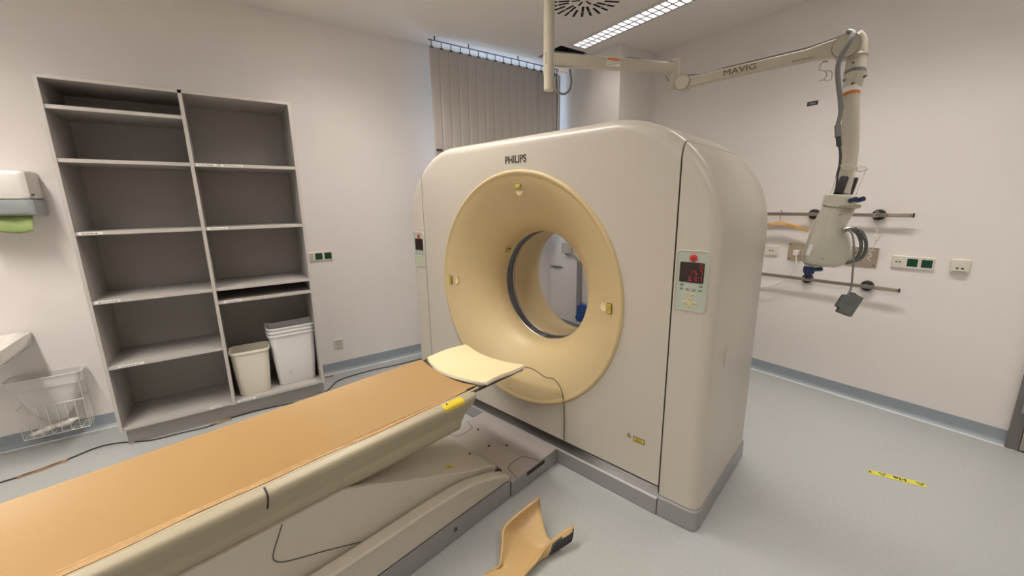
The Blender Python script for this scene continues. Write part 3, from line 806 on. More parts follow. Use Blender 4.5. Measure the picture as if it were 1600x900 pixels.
obj('plastic_liner', b, 'liner', bask, ang=50, solid=.0015)
b = B()
b.tube([r for r in rr2(bx0-.02, bx1+.025, by0-.03, by1-.002, .03, .505)]+[rr2(bx0-.02, bx1+.025, by0-.03, by1-.002, .03, .505)[0]], .003, n=6, smooth=0)
obj('liner_rim', b, 'white', bask)
b = B(); rnd = random.Random(7)
for k in range(2):
    c = Vector(((-1.23, -1.13)[k], 3.925, (.112, .128)[k])); n1, n2 = 14, 10; rows = []
    for i in range(n1+1):
        u = i/n1; x = (u-.5)*(.16, .12)[k]; rad = .026*math.sin(PI*min(max(u, .06), .94))**.6
        rows.append([c+Vector((x, rad*math.cos(2*PI*j/n2)*(1+.25*math.sin(i*1.7+j)), rad*.8*math.sin(2*PI*j/n2)*(1+.25*math.cos(i*2.3+j*2))+x*.25)) for j in range(n2)])
    b.loft(rows)
o = obj('crumpled_tissue', b, 'glove', None, ang=80); tag(o, 'crumpled white tissues at the bottom of the wire waste basket', 'tissue')

# ================================================================ WALL SOCKETS
def socket_unit(name, label, cat, c, xd, n, w, h, mods, t=.011, frame='socketwhite', group=None):
    yd = VZ; c = Vector(c)
    root = thing(name, label, cat, c, group)
    W = lambda p, d: c+xd*p[0]+yd*p[1]+n*d
    b = B(); b.loft([[W(p, 0) for p in rrect(w, h, .006)], [W(p, t*.7) for p in rrect(w, h, .006)], [W(p, t) for p in rrect(w-.006, h-.006, .004)]])
    obj('frame', b, frame, root)
    k = len(mods); cell = w/k if k > 1 else w
    for i, mname in enumerate(mods):
        cx = -w/2+cell*(i+.5)
        s = min(cell, h)-.018
        fr = (xd, yd, n)
        if mname == 'green':
            b = B().box(cx-s/2, cx+s/2, -s/2, s/2, t*.6, t+.0015, fr=fr, o=c)
            o = obj('green_socket', b, 'socketgreen', root, bevel=.002)
            b = B().rev(W((cx, 0), 0), n, [(t+.0016, s*.36), (t+.0022, s*.35), (t+.0022, s*.30), (t+.0016, s*.29)], n=28); obj('socket_rim', b, 'socketgreen', o)
        elif mname == 'data':
            b = B().box(cx-s/2, cx+s/2, -s/2, s/2, t*.6, t+.001, fr=fr, o=c); o = obj('insert', b, 'socketwhite', root, bevel=.002)
            b = B()
            for dx in (-.4, 0, .4, 0)[:3:2]: b.box(cx+dx*s*.42-.006, cx+dx*s*.42+.006, -.004, .004, t+.001, t+.0015, fr=fr, o=c)
            b.box(cx-.002, cx+.002, .012, .016, t+.001, t+.0015, fr=fr, o=c)
            obj('ports', b, 'ink', o, smooth=False)
        elif mname == 'rj':
            b = B().prism([W((cx-s/2, -s/2), t), W((cx+s/2, -s/2), t), W((cx+s/2, s*.4), t), W((cx-s/2, s*.4), t)], n*.002)
            b.prism([W((cx-s*.45, -s*.45), t+.002), W((cx+s*.45, -s*.45), t+.002), W((cx+s*.45, -s*.38), t+.016), W((cx-s*.45, -s*.38), t+.016)], yd*.004)
            o = obj('insert', b, 'pad' if False else 'socketwhite', root)
            b = B()
            for dx in (-1, 1): b.box(cx+dx*.012-.007, cx+dx*.012+.007, -.018, -.008, t+.002, t+.003, fr=fr, o=c)
            obj('ports', b, 'ink', o, smooth=False)
        elif mname == 'blank':
            b = B().box(cx-s/2, cx+s/2, -s/2, s/2, t*.6, t+.001, fr=fr, o=c); obj('insert', b, 'socketgrey', root, bevel=.002)
    return root
NR = Vector((-1, 0, 0)); NF = Vector((0, -1, 0))
socket_unit('wall_socket', 'triple wall socket with two green outlets, on the right wall beyond the steel plate', 'socket', (XW, .657, 1.137), -VY, NR, .222, .088, ['data', 'green', 'green'], group=None)
socket_unit('wall_socket', 'square data socket on the right wall, the rightmost socket', 'socket', (XW, .425, 1.138), -VY, NR, .092, .092, ['rj'])
socket_unit('wall_socket', 'white two-port wall socket on the right wall, just beside the gantry', 'socket', (XW, 1.575, 1.145), -VY, NR, .11, .085, ['data'])
socket_unit('wall_socket', 'wall socket with two green outlets on the far wall, just right of the shelving', 'socket', (.632, YW, 1.150), VX, NF, .235, .082, ['blank', 'green', 'green'])
socket_unit('wall_socket', 'small plain off-white wall socket low on the far wall', 'socket', (.717, YW, .288), VX, NF, .085, .092, ['blank'])

def sign(name, label, c, xd, n, w=.075, h=.032):
    c = Vector(c); b = B().box(-w/2, w/2, -h/2, h/2, 0, .002, fr=(xd, VZ, n), o=c, mi=0).box(-w*.3, w*.3, -h*.18, h*.18, .002, .0024, fr=(xd, VZ, n), o=c, mi=1)
    return tag(obj(name, b, ['black', 'greycable'], smooth=False), label, 'label')
sign('wall_label', 'small black label strip on the right wall below the spring arm', (XW, 1.410, 2.348), -VY, NR)
sign('blind_label', 'small black label strip on the left slat of the window blind', (1.775, 3.738, 2.118), VX, NF, .062, .022)

# ================================================================ RAILS ON THE RIGHT WALL
def rail(z, y0, y1, standoffs, label):
    root = thing('equipment_rail', label, 'rail', Vector((XW, (y0+y1)/2, z)))
    rx = XW-.055
    b = B().box(rx-.005, rx+.005, y0, y1, z-.0135, z+.0135)
    bar = obj('bar', b, 'chrome', root, bevel=.0015)
    obj('bar_end_mark', B().box(rx-.0058, rx-.005, y0+.02, y0+.13, z-.009, z+.009), 'steel', bar, smooth=False)
    obj('end_cap', B().box(rx-.007, rx+.007, y0-.006, y0+.002, z-.015, z+.015), 'black', root)
    for y in standoffs:
        b = B().rev((XW, y, z), (-1, 0, 0), [(0, .040), (.022, .040), (.028, .036), (.030, .020), (.048, .016)], n=28)
        obj('standoff', b, 'black', root)
    return root
rail(1.472, .690, 2.75, (.883, 1.289, 1.9, 2.6), 'upper stainless equipment rail with black round mounts on the right wall')
rail(.934, .690, 2.75, (.880, 1.272, 1.9, 2.6), 'lower stainless equipment rail with black round mounts on the right wall')
# coat hanger
hg = thing('coat_hanger', 'varnished wooden coat hanger hooked over the upper rail', 'hanger', Vector((3.88, 1.55, 1.40)))
hy = 1.515
b = B().tube([(3.905, hy, 1.400), (3.905, hy, 1.432), (3.900, hy, 1.462), (3.897, hy, 1.492), (3.910, hy, 1.503), (3.926, hy, 1.492), (3.926, hy, 1.470)], .003, n=8)
obj('hook', b, 'chrome', hg)
b = B(); rows = []
for k in range(25):
    t = k/24*2-1; y = hy+.215*t; z = 1.392-.052*abs(t)**1.7; hh = .0155*(1-.25*abs(t)); tt = .010
    rows.append([Vector((3.905-tt, y, z-hh)), Vector((3.905+tt, y, z-hh)), Vector((3.905+tt, y, z+hh*.6)), Vector((3.905, y, z+hh)), Vector((3.905-tt, y, z+hh*.6))])
b.loft(rows); obj('shoulder_bar', b, 'wood', hg, ang=60)
# steel plate
pl = thing('steel_plate', 'brushed steel service plate screwed to the right wall between the rails', 'plate', Vector((XW, 1.15, 1.15)))
obj('plate', B().box(XW-.006, XW, .848, 1.447, 1.076, 1.228), 'steel', pl, bevel=.002)
for y in (.865, 1.43):
    for z in (1.092, 1.212): obj('screw', B().cyl((XW-.006, y, z), (XW-.009, y, z), .0055, n=12), 'darksilver', pl)
b = B().tube([(XW-.008, .905, 1.19), (XW-.012, .885, 1.165), (XW-.012, .905, 1.145), (XW-.010, .885, 1.125)], .004, n=8)
b.box(XW-.012, XW-.006, .86, .95, 1.205, 1.210)
obj('wire_clip', b, 'wire', pl)
obj('port', B().cyl((XW-.006, .985, 1.18), (XW-.008, .985, 1.18), .006, n=12), 'ink', pl)
# pull cord with switch
pc = thing('pull_cord', 'thin white pull cord with a small switch hanging from the upper rail', 'cord', Vector((3.9, .87, 1.44)))
obj('cord', B().tube([(3.907, .889, 1.492), (3.905, .905, 1.44), (3.905, .87, 1.375), (3.908, .862, 1.31), (3.915, .864, 1.27), (3.93, .885, 1.20), (3.945, .90, 1.17)], .002, n=6), 'whitecable', pc)
obj('switch_body', B().box(3.895, 3.918, .845, .882, 1.288, 1.328), 'socketwhite', pc, bevel=.003)
obj('hook_ring', B().tube([(3.903, .905, 1.50), (3.900, .875, 1.495), (3.900, .868, 1.468), (3.900, .893, 1.455), (3.900, .912, 1.47)], .003, n=6), 'chrome', pc)
# white cable with plug drooping to the left
wc = thing('white_cable', 'white cable drooping from the steel plate to behind the gantry', 'cable', Vector((3.9, 1.45, 1.1)))
obj('cable', B().tube([(3.935, 1.372, 1.128), (3.925, 1.362, 1.09), (3.92, 1.36, 1.03), (3.92, 1.39, .96), (3.92, 1.45, .885), (3.92, 1.54, .83), (3.92, 1.64, .81), (3.92, 1.76, .815), (3.93, 1.95, .86)], .0055, n=8), 'whitecable', wc)
obj('plug', B().box(3.915, 3.963, 1.355, 1.392, 1.125, 1.165), 'white', wc, bevel=.005)

# ================================================================ CEILING: LIGHTS, VENT
def luminaire(x0, x1, y0, y1, power, label, deep_cells=True):
    root = thing('ceiling_light', label, 'light', Vector(((x0+x1)/2, (y0+y1)/2, ZC)), 'recessed louvred ceiling lights')
    g = .002
    b = B()
    fw_ = .018
    for a in ((x0-fw_, x0+g, y0-fw_, y1+fw_), (x1-g, x1+fw_, y0-fw_, y1+fw_), (x0+g, x1-g, y0-fw_, y0+g), (x0+g, x1-g, y1-g, y1+fw_)):
        b.box(a[0], a[1], a[2], a[3], ZC-.006, ZC-.0005)
    obj('frame', b, 'white', root, smooth=False)
    b = B()
    zt_ = ZC+.12
    b.add([(x0, y0, zt_), (x1, y0, zt_), (x1, y1, zt_), (x0, y1, zt_)], [(0, 1, 2, 3)])
    for p, q in (((x0, y0), (x1, y0)), ((x1, y0), (x1, y1)), ((x1, y1), (x0, y1)), ((x0, y1), (x0, y0))):
        b.add([(*p, ZC-.001), (*q, ZC-.001), (*q, zt_), (*p, zt_)], [(0, 1, 2, 3)])
    obj('housing', b, 'louvre', root, smooth=False)
    # louvre cells: lengthwise fins and cross blades with a curved (V) section
    b = B(); z0, z1 = ZC-.004, ZC+(.050 if deep_cells else .022)  # shallower blades in unseen fixtures, so more light reaches the walls
    xm = (x0+x1)/2
    for x, w in ((x0+.012, .006), (xm, .008), (x1-.012, .006)):
        b.prism([(x-w, y0, z0), (x+w, y0, z0), (x+.001, y0, z1), (x-.001, y0, z1)], (0, y1-y0, 0))
    n = int((y1-y0)/.062)
    for k in range(n+1):
        y = y0+.004+(y1-y0-.008)*k/n
        for xa, xb in ((x0+.012, xm-.002), (xm+.002, x1-.012)):
            b.prism([(xa, y-.0065, z0), (xa, y+.0065, z0), (xa, y+.001, z1), (xa, y-.001, z1)], (xb-xa, 0, 0))
    obj('louvre', b, 'louvre', root, smooth=False)
    for x in ((x0+xm)/2, (x1+xm)/2):
        obj('lamp_tube', B().cyl((x, y0+.03, ZC+.085), (x, y1-.03, ZC+.085), .013, n=12), 'tubelamp', root)
    l = bpy.data.lights.new('lamp', 'AREA'); l.shape = 'RECTANGLE'; l.size = x1-x0-.02; l.size_y = y1-y0-.04
    l.energy = power; l.color = (1, .925, .845); l.spread = math.radians(140 if deep_cells else 175)
    lo = bpy.data.objects.new('lamp', l); COL.objects.link(lo); lo.location = ((x0+x1)/2, (y0+y1)/2, ZC+(.058 if deep_cells else .028))
POW = [9, 27, 15, 40, 28, 66, 32]
labs = ['recessed louvred ceiling light running past the round vent']+['unseen louvred ceiling light added outside the view']*6  # one left light inferred from a shadow, other unseen ones added to brighten walls
for i_, ((x0, x1, y0, y1), p, lb_) in enumerate(zip(LIGHTS, POW, labs)): luminaire(x0, x1, y0, y1, p, lb_, deep_cells=(i_ < 3))
# round swirl vent
vt = thing('ceiling_vent', 'round white ceiling vent with radiating dark slots', 'vent', Vector((2.465, 2.493, ZC)))
vc = Vector((2.465, 2.493, ZC))
obj('vent_plate', B().rev(vc, (0, 0, -1), [(0, .345), (.004, .343), (.006, .33), (.006, .0001)], n=64), 'ceil', vt, ang=60)
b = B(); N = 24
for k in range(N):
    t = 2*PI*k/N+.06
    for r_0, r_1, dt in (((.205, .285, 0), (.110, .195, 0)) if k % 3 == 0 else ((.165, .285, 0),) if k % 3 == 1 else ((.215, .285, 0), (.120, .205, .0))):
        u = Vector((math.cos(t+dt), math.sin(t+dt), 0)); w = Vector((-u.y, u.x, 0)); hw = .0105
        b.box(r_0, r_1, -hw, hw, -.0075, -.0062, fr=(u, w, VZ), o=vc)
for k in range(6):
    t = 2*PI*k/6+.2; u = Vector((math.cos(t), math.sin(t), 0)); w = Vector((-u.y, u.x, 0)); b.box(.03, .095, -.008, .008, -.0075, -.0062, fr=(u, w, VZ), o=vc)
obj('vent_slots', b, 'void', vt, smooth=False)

# ================================================================ WINDOW BLIND
BY = 3.755
bl = thing('vertical_blind', 'beige vertical fabric blind closed across the window', 'blind', Vector((2.5, BY, 3.1)))
BX0, BX1 = 1.725, 3.362
obj('head_rail', B().box(BX0, BX1+.02, BY-.006, BY+.006, 3.088, 3.096), 'darksilver', bl)
n = 16; pitch = (BX1-BX0-.02)/n
for k in range(n):
    xc = BX0+.01+pitch*(k+.5); a = math.radians(.7+.25*math.sin(k*2.1)); w = pitch*.53+.002
    dx, dy = w*math.cos(a), w*math.sin(a)
    b = B(); rows = []
    for t in (-1, -.5, 0, .5, 1):
        bow = .0015*(1-t*t)
        rows.append([Vector((xc+dx*t, BY+dy*t-bow, 1.22)), Vector((xc+dx*t, BY+dy*t-bow, 3.035))])
    b.loft(rows, closed=False, caps=False)
    obj('slat', b, 'fabric', bl, solid=.0012)
    cx_ = xc-pitch*.30
    b = B().box(cx_-.003, cx_+.003, BY-.003, BY+.003, 3.038, 3.090).box(cx_-.018, cx_+.018, BY-.004, BY+.004, 3.028, 3.040)
    obj('carrier', b, 'darksilver', bl)
for x in (1.79, 2.15, 2.75, 3.2):
    obj('bracket', B().cyl((x, BY, 3.096), (x, BY, ZC), .006, n=8), 'darksilver', bl)
# control cord of the blind
hc = thing('hanging_cord', 'white blind cord with a dark clip hanging behind the ceiling arm', 'cord', Vector((3.30, 3.70, 2.6)))
p0 = Vector((3.242, 3.68, 3.06))
obj('cord', B().tube([p0, (3.246, 3.66, 2.8), (3.236, 3.66, 2.5), (3.240, 3.66, 2.2), (3.250, 3.66, 2.05), (3.250, 3.66, 1.9)], .0065, n=8), 'whitecable', hc)
obj('dark_cord', B().tube([p0+Vector((-.012, 0, 0)), (3.238, 3.675, 2.8), (3.235, 3.675, 2.5), (3.236, 3.675, 2.25), (3.246, 3.675, 2.1), (3.25, 3.675, 1.95)], .004, n=8), 'darkcable', hc)
obj('cord_clip', B().box(3.232, 3.282, 3.668, 3.692, 2.325, 2.345), 'black', hc, bevel=.003)

# ================================================================ CEILING SUSPENSION ARM
D1, D2, D3 = 2.50, 2.66, 2.10
colb = at(857.5, 142, D1)
root = thing('equipment_boom', 'beige jointed ceiling arm reaching over the scanner to the injector', 'boom', Vector((colb.x, colb.y, ZC)))
cxy = Vector((colb.x, colb.y, 0))
b = B().rev(cxy, VZ, [(colb.z-.0, .0001), (colb.z, .026), (colb.z+.005, .031), (2.38, .0315), (2.385, .0335), (ZC, .0335)], n=32)
obj('column', b, 'arm', root, ang=40)
e1 = at(1050, 104, D2); z1 = at(868, 96, D1).z; e1.z = z1
s1 = Vector((colb.x, colb.y, z1)); ax = (e1-s1); L1_ = ax.length; ax.normalize(); pr = ax.cross(VZ).normalized()
b = B(); rows = []
for t, w, h0, h1 in ((-.030, .024, -.036, .034), (.0, .028, -.036, .036), (.5, .026, -.034, .032), (1.0, .025, -.032, .028), (1.0+.02/L1_, .024, -.030, .026)):
    c = s1+ax*(L1_*t if t > .01 else t)
    rows.append([c+pr*p[0]+VZ*p[1] for p in rrect(2*w, h1-h0, .012, 4, 0, (h0+h1)/2)])
b.loft(rows)
arm1 = obj('horizontal_arm', b, 'arm', root, ang=40)
# label on arm
nrm = pr if pr.dot(CAM-s1) > 0 else -pr
xd = nrm.cross(VZ)*-1; xd = xd if xd.dot(RT) > 0 else -xd
lc_ = s1+ax*(.49*L1_)+nrm*.0275+VZ*.0
b = B().box(-.046, .046, -.024, .026, -.0005, .0008, fr=(xd, VZ, nrm), o=lc_, mi=0).box(-.043, .043, .010, .024, .0008, .0012, fr=(xd, VZ, nrm), o=lc_, mi=1)
for k in range(3): b.box(-.04+(k == 0)*.015, .04-(k == 2)*.02, .002-k*.009, .005-k*.009, .0008, .0011, fr=(xd, VZ, nrm), o=lc_, mi=2)
obj('warning_label', b, ['paper', 'orangelabel', 'greycable'], arm1, smooth=False)
# post at the end of arm 1
post_top = at(1056, 90, D2); post = Vector((e1.x, e1.y, 0)) + ax*.02
pj = at(1056, 130, D2)
b = B().rev(post, VZ, [(z1+.050, .0001), (z1+.050, .026), (z1+.046, .031), (pj.z-.030, .031), (pj.z-.034, .028), (pj.z-.034, .0001)], n=28)
obj('joint_post', b, 'arm', root, ang=40)
# spring arm
J2 = Vector((post.x, post.y, pj.z)) + Vector((0, 0, 0)); E = at(1322, 74, D3)
J2b = at(1068, 130, D2-.05)
ax2 = (E-J2b); L2_ = ax2.length; ax2.normalize(); pr2 = ax2.cross(VZ).normalized(); up2 = pr2.cross(ax2).normalized(); up2 = up2 if up2.z > 0 else -up2
n2 = pr2 if pr2.dot(CAM-E) > 0 else -pr2
b = B().cyl(J2b-n2*.034, J2b+n2*.036, .048, n=36)
obj('shoulder_disc', b, 'arm', root, ang=40)
b = B(); rows = []
for t, h0, h1 in ((-.01, -.036, .038), (.08, -.034, .028), (.16, -.033, .020), (.24, -.032, .028), (.5, -.031, .028), (.8, -.031, .030), (.88, -.034, .042), (.95, -.038, .050), (1.02, -.030, .044)):
    c = J2b+ax2*(L2_*t); rows.append([c+n2*p[0]+up2*p[1] for p in rrect(.050, h1-h0, .010, 4, 0, (h0+h1)/2)])
b.loft(rows); arm2 = obj('spring_arm', b, 'arm', root, ang=40)
b = B().cyl(E-n2*.036, E+n2*.036, .060, n=40); obj('elbow_disc', b, 'arm', root, ang=40)
for c, r in ((J2b, .048), (E, .060)):   # thin dark joint lines
    b = B().rev(c, n2, [(.0362, r-.003), (.0368, r-.002), (.0368, r), (.030, r+.0008)], n=40); obj('joint_ring', b, 'greycable', root)
xd2 = ax2 if ax2.dot(RT) > 0 else -ax2
text('maker_lettering', 'MAVIG', .044, J2b+ax2*(L2_*.40)+n2*.0258+up2*(-.001), xd2, up2, 'browncable', arm2, ext=.0006, sx=1.35)
text('type_lettering', 'PORTEGRA2', .014, J2b+ax2*(L2_*.78)+n2*.0258-up2*.020, xd2, up2, 'browncable', arm2, ext=.0005, sx=1.3)
# vertical part
def at3(x, y, d=D3): return at(x, y, d)
V = [at3(1340, 52), at3(1338, 92)]
top = at3(1341, 66); P1 = at3(1337, 92)
b = B().tube([at3(1335, 58), at3(1341, 66), at3(1340, 92)], .038, n=24, smooth=3); obj('elbow_block', b, 'arm', root, ang=60)
tubep = [at3(1338, 90), at3(1336, 114), at3(1333, 140), at3(1329, 150), at3(1328.5, 200), at3(1327, 240), at3(1322, 275), at3(1317, 300)]
def stack(ps, rs):
    b = B(); n = 28; rows = []
    for i, (p, r) in enumerate(zip(ps, rs)):
        t = (ps[min(i+1, len(ps)-1)]-ps[max(i-1, 0)]).normalized(); u = (RT-t*RT.dot(t)).normalized(); w = t.cross(u)
        rows.append([p+(u*math.cos(2*PI*k/n)+w*math.sin(2*PI*k/n))*r for k in range(n)])
    return b.loft(rows)
q = [at3(1339, 88), at3(1338.7, 90), at3(1338.3, 93), at3(1336, 112), at3(1335.9, 113), at3(1335.3, 117), at3(1335.2, 118), at3(1332, 134), at3(1330.5, 139), at3(1330, 142)]
obj('swivel_collar', stack(q, [.043, .048, .043, .045, .0455, .0455, .045, .041, .038, .036]), 'arm', root, ang=25)
obj('collar_band', stack([at3(1336.1, 111.5), at3(1335.6, 116.5)], [.0463, .0463]), 'greycable', root)
q = [at3(1330.2, 140), at3(1329.6, 160), at3(1329, 200), at3(1327.5, 235), at3(1325.5, 252), at3(1320, 280), at3(1314, 304)]
obj('drop_tube', stack(q, [.0365, .0365, .0375, .038, .0375, .037, .037]), 'arm', root, ang=50)
obj('orange_band', stack([at3(1329.9, 145.5), at3(1329.8, 150)], [.0376, .0376]), 'orangelabel', root)
obj('white_label', stack([at3(1330.1, 137.5), at3(1329.95, 144.8)], [.0384, .0376]), 'paper', root)
b = B()
for x, y in ((1331, 131), (1318, 126), (1350, 120), (1333, 98)):
    c = at3(x, y, D3-.045); b.cyl(c, c-fw*.012, .006, n=10)
obj('collar_screws', b, 'darksilver', root)
# cables along the arms
def cab(name, pts, r, m, par, dd=0): return obj(name, B().tube(pts, r, n=8, smooth=5), m, par)
offs = VZ*.0
tp = lambda t, h, s=0: s1+ax*(L1_*t)+VZ*h+nrm*s
cab('arm_cable', [tp(.02, .048), tp(.15, .044), tp(.32, .040), tp(.45, .035), tp(.56, .036), tp(.64, .044), tp(.80, .038), tp(1.0, .032), tp(1.04, .02, -.04)], .004, 'greycable', root)
cab('arm_cable', [tp(.28, .036, .01), tp(.44, .036, .01), tp(.6, .034, .01), tp(.78, .034, .01), tp(.95, .032, .01)], .0035, 'whitecable', root)
tp2 = lambda t, h, s=0: J2b+ax2*(L2_*t)+up2*h+n2*s
cab('arm_cable', [tp2(.0, .046), tp2(.08, .036), tp2(.14, .024), tp2(.2, .028), tp2(.3, .036), tp2(.5, .038), tp2(.75, .040), tp2(.86, .048), tp2(.95, .058), tp2(1.0, .066)], .0055, 'greycable', root)
cab('arm_cable', [tp2(.05, .040, -.012), tp2(.14, .026, -.012), tp2(.22, .030, -.012), tp2(.32, .034, -.012), tp2(.5, .034, -.012)], .0035, 'whitecable', root)
b = B().tube([at3(1326, 49, 2.06), at3(1333, 52, 2.03), at3(1327, 66, 2.02), at3(1314, 88, 2.03), at3(1309, 108, 2.03), at3(1310, 130, 2.03), at3(1313, 155, 2.04), at3(1314, 172, 2.05)], .0115, n=12, smooth=6)
obj('hose', b, 'greycable', root)
b = B().tube([at3(1314, 170, 2.05), at3(1312, 184, 2.05), at3(1309, 197, 2.05), at3(1311, 226, 2.05)], .0095, n=12, smooth=6); obj('hose_lower', b, 'greycable', root)
b = B().tube([at3(1309, 196, 2.05), at3(1309.5, 214, 2.05)], .014, n=12, smooth=0); obj('hose_connector', b, 'greycable', root)
b = B().tube([at3(1310, 214, 2.05), at3(1311, 228, 2.05)], .011, n=12, smooth=0).tube([at3(1311, 226, 2.05), at3(1313, 240, 2.05), at3(1312, 258, 2.05), at3(1308, 275, 2.06), at3(1307, 292, 2.08)], .006, n=8); obj('dark_lead', b, 'darkcable', root)
b = B().tube([at3(1290, 95, 2.12), at3(1283, 100, 2.12), at3(1281, 110, 2.12), at3(1298, 111, 2.12), at3(1300, 118, 2.12), at3(1297, 125, 2.12), at3(1285, 125, 2.12), at3(1281, 127, 2.12)], .0022, n=6)
b.tube([at3(1289, 111, 2.12), at3(1292, 117, 2.12), at3(1288, 124, 2.12)], .002, n=6)
b.tube([at3(1286, 96, 2.12), at3(1293, 96, 2.12)], .004, n=6)
tag(obj('wire_hook', b, 'chrome'), 'small bent wire hook hanging under the spring arm near its elbow', 'hook')
cl = D1+.10
b = B().tube([at3(868, 122, cl), at3(867, 135, cl), at3(871, 143, cl), at3(880, 147, cl), at3(888, 143, cl), at3(892, 132, cl), at3(892, 122, cl), at3(890, 108, cl)], .0075, n=10)
obj('hanging_loop', b, 'greycable', root)
b = B().box(-.03, .03, -.018, .018, -.07, -.05, fr=(ax, pr, VZ), o=s1+ax*.09)
obj('under_bracket', b, 'whitecable', root, bevel=.004)
obj('end_lever', B().tube([at3(1040, 117, D2-.03), at3(1045, 127, D2-.03)], .005, n=8, smooth=0), 'greycable', root)

# ================================================================ INJECTOR HEAD
inj = thing('contrast_injector', 'cream injector head with two clear syringes hanging from the ceiling arm', 'injector', at3(1295, 410))
D4 = 2.06
bx_n = Vector((-fw.x, -fw.y, 0)).normalized()
def outline_prism(px, d, t, bb=None, mi=0):
    bb = bb or B(); pts = [at(x, y, d) for x, y in px]
    n = len(pts); c = sum(pts, Vector())/n
    rows = []
    m = 8
    dv = (c-CAM).normalized()
    for k in range(m+1):
        u = -1+2*k/m
        ins = 1-.16*(abs(u)**3)
        rows.append([c+(p-c)*ins+dv*(u*t/2) for p in pts])
    bb.loft(rows); return bb
body = [(1286, 318), (1283, 326), (1279, 334), (1272, 346), (1266, 361), (1259, 382), (1253, 398), (1253, 406), (1257, 413), (1268, 416), (1285, 417), (1303, 418), (1313, 416), (1322, 410), (1328, 402), (1331, 390), (1330, 378), (1327, 368), (1322, 360), (1323, 352), (1331, 338), (1339, 322), (1330, 319)]
obj('injector_body', outline_prism(body, D4, .20), 'injector', inj, ang=70)
col = [(1290, 303), (1287, 307), (1284, 320), (1290, 323), (1330, 327), (1338, 326), (1342, 312), (1341, 307), (1330, 304)]
obj('injector_collar', outline_prism(col, D4, .215), 'injector', inj, ang=50)
ln = B().tube([at(1299, 323, D4-.104), at(1290, 352, D4-.106), at(1280, 398, D4-.106)], .0012, n=5, smooth=3); obj('body_seam', ln, 'cover', inj)
b = B().tube([at(1266, 385, D4-.100), at(1262, 397, D4-.100)], .006, n=8, smooth=0); obj('side_grip', b, 'grey', inj)
b = B().tube([at(1267.5, 383, D4-.098), at(1261, 399, D4-.098)], .010, n=8, smooth=0); obj('grip_surround', b, 'paper', inj)
b = B()
for x, y in ((1313.5, 322), (1312.5, 335.5), (1286, 404.5)): b.tube([at(x-2, y+.4, D4-.105), at(x+2, y-.4, D4-.105)], .0022, n=6, smooth=0)
obj('body_screws', b, 'grey', inj)
# barrels
axb = (at(1326, 262, D4)-at(1310, 304, D4))
for (x0, y0, x1, y1, r, dd, pr_) in ((1309.5, 303, 1325.5, 262.5, .034, D4-.03, .019), (1328.5, 304, 1343.5, 264, .027, D4+.05, .010)):
    p, q_ = at(x0, y0, dd), at(x1, y1, dd); axn = (q_-p).normalized()
    hgt = (q_-p).length
    b = B().rev(p, axn, [(-.01, r), (hgt-.006, r), (hgt-.004, r+.004), (hgt, r+.004), (hgt, r-.002), (hgt-.01, r-.0035), (-.01, r-.0035)], n=32)
    o = obj('syringe_barrel', b, 'clear', inj, ang=50)
    b = B().rev(p, axn, [(0, .0001), (0, pr_), (hgt*.62, pr_), (hgt*.64, pr_*.9), (hgt*.64, .0001)], n=24)
    obj('plunger', b, 'black', o, ang=50)
    b = B().rev(p, axn, [(hgt-.002, r+.0035), (hgt+.001, r+.0045), (hgt+.001, r+.002)], n=32); obj('barrel_rim', b, 'whitecable', o)
# blue knobs
b = B()
for x, y in ((1334, 312), (1345.5, 311.5)): c = at(x, y, D4-.11); b.cyl(c+RT*.0+fw*.02, c-fw*.014, .012, n=20)
b.tube([at(1328, 315, D4-.105), at(1345, 312.5, D4-.105)], .0028, n=6, smooth=0)
obj('blue_clamp_knobs', b, 'blue', inj, bevel=.002)
b = B().box(-.036, .036, -.008, .008, -.01, .012, fr=(RT, -DN, -fw), o=at(1331, 322.5, D4-.11)); obj('clamp_plate', b, 'steel', inj, bevel=.002)
b = B(); b.loft([[at(x, y, D4-.05) for x, y in ((1256, 415), (1272, 417), (1274, 420), (1272, 428), (1264, 430), (1257, 429), (1254, 423))], [at(x, y, D4+.04) for x, y in ((1256, 415), (1272, 417), (1274, 420), (1272, 428), (1264, 430), (1257, 429), (1254, 423))]])
b.cyl(at(1263, 429, D4), at(1262, 436, D4), .020, .014, n=20)
b.tube([at(1272, 421, D4-.03), at(1284, 420.5, D4-.03)], .011, n=12, smooth=0)
obj('blue_handle', b, 'blue', inj, bevel=.005)
# cable loop on the right with steel gland
obj('cable_gland', B().cyl(at(1318, 359, D4-.105), at(1327, 357, D4-.105), .013, n=20).cyl(at(1316.5, 359, D4-.104), at(1319, 359, D4-.107), .016, n=20), 'chrome', inj)
for dx, rr_ in ((0, .0125), (8, .0125)):
    b = B().tube([at(1325, 357.5, D4-.105), at(1336+dx, 361, D4-.10), at(1343+dx, 371, D4-.09), at(1345.5+dx, 383, D4-.07), at(1343+dx, 396, D4-.05), at(1335+dx*.8, 406, D4-.02), at(1322, 411, D4)], rr_*.62, n=12)
    obj('thick_cable', b, 'grey', inj)
b = B()
for k in range(9):
    t = k/8; x = 1334+t*13+2*math.sin(t*3); y = 358+t*14
    c = at(x, y, D4-.10); b.cyl(c, c+(RT*.35*0+(-DN)*-.2+RT*.3).normalized()*.004, .013, n=12)
obj('strain_relief', b, 'grey', inj)
b = B().tube([at(1327, 360, D4-.12), at(1332, 367, D4-.13), at(1334, 382, D4-.13), at(1334, 405, D4-.12), at(1332, 430, D4-.11), at(1330, 450, D4-.10), at(1326, 458, D4-.10), at(1325, 462, D4-.10)], .0042, n=8)
obj('thin_lead', b, 'greycable', inj)
b = B(); pts = [(1330.5, 456), (1338, 458), (1339, 460), (1350.5, 465.5), (1331, 495.5), (1309.5, 487), (1313, 481), (1308, 478), (1320, 460), (1329, 460)]
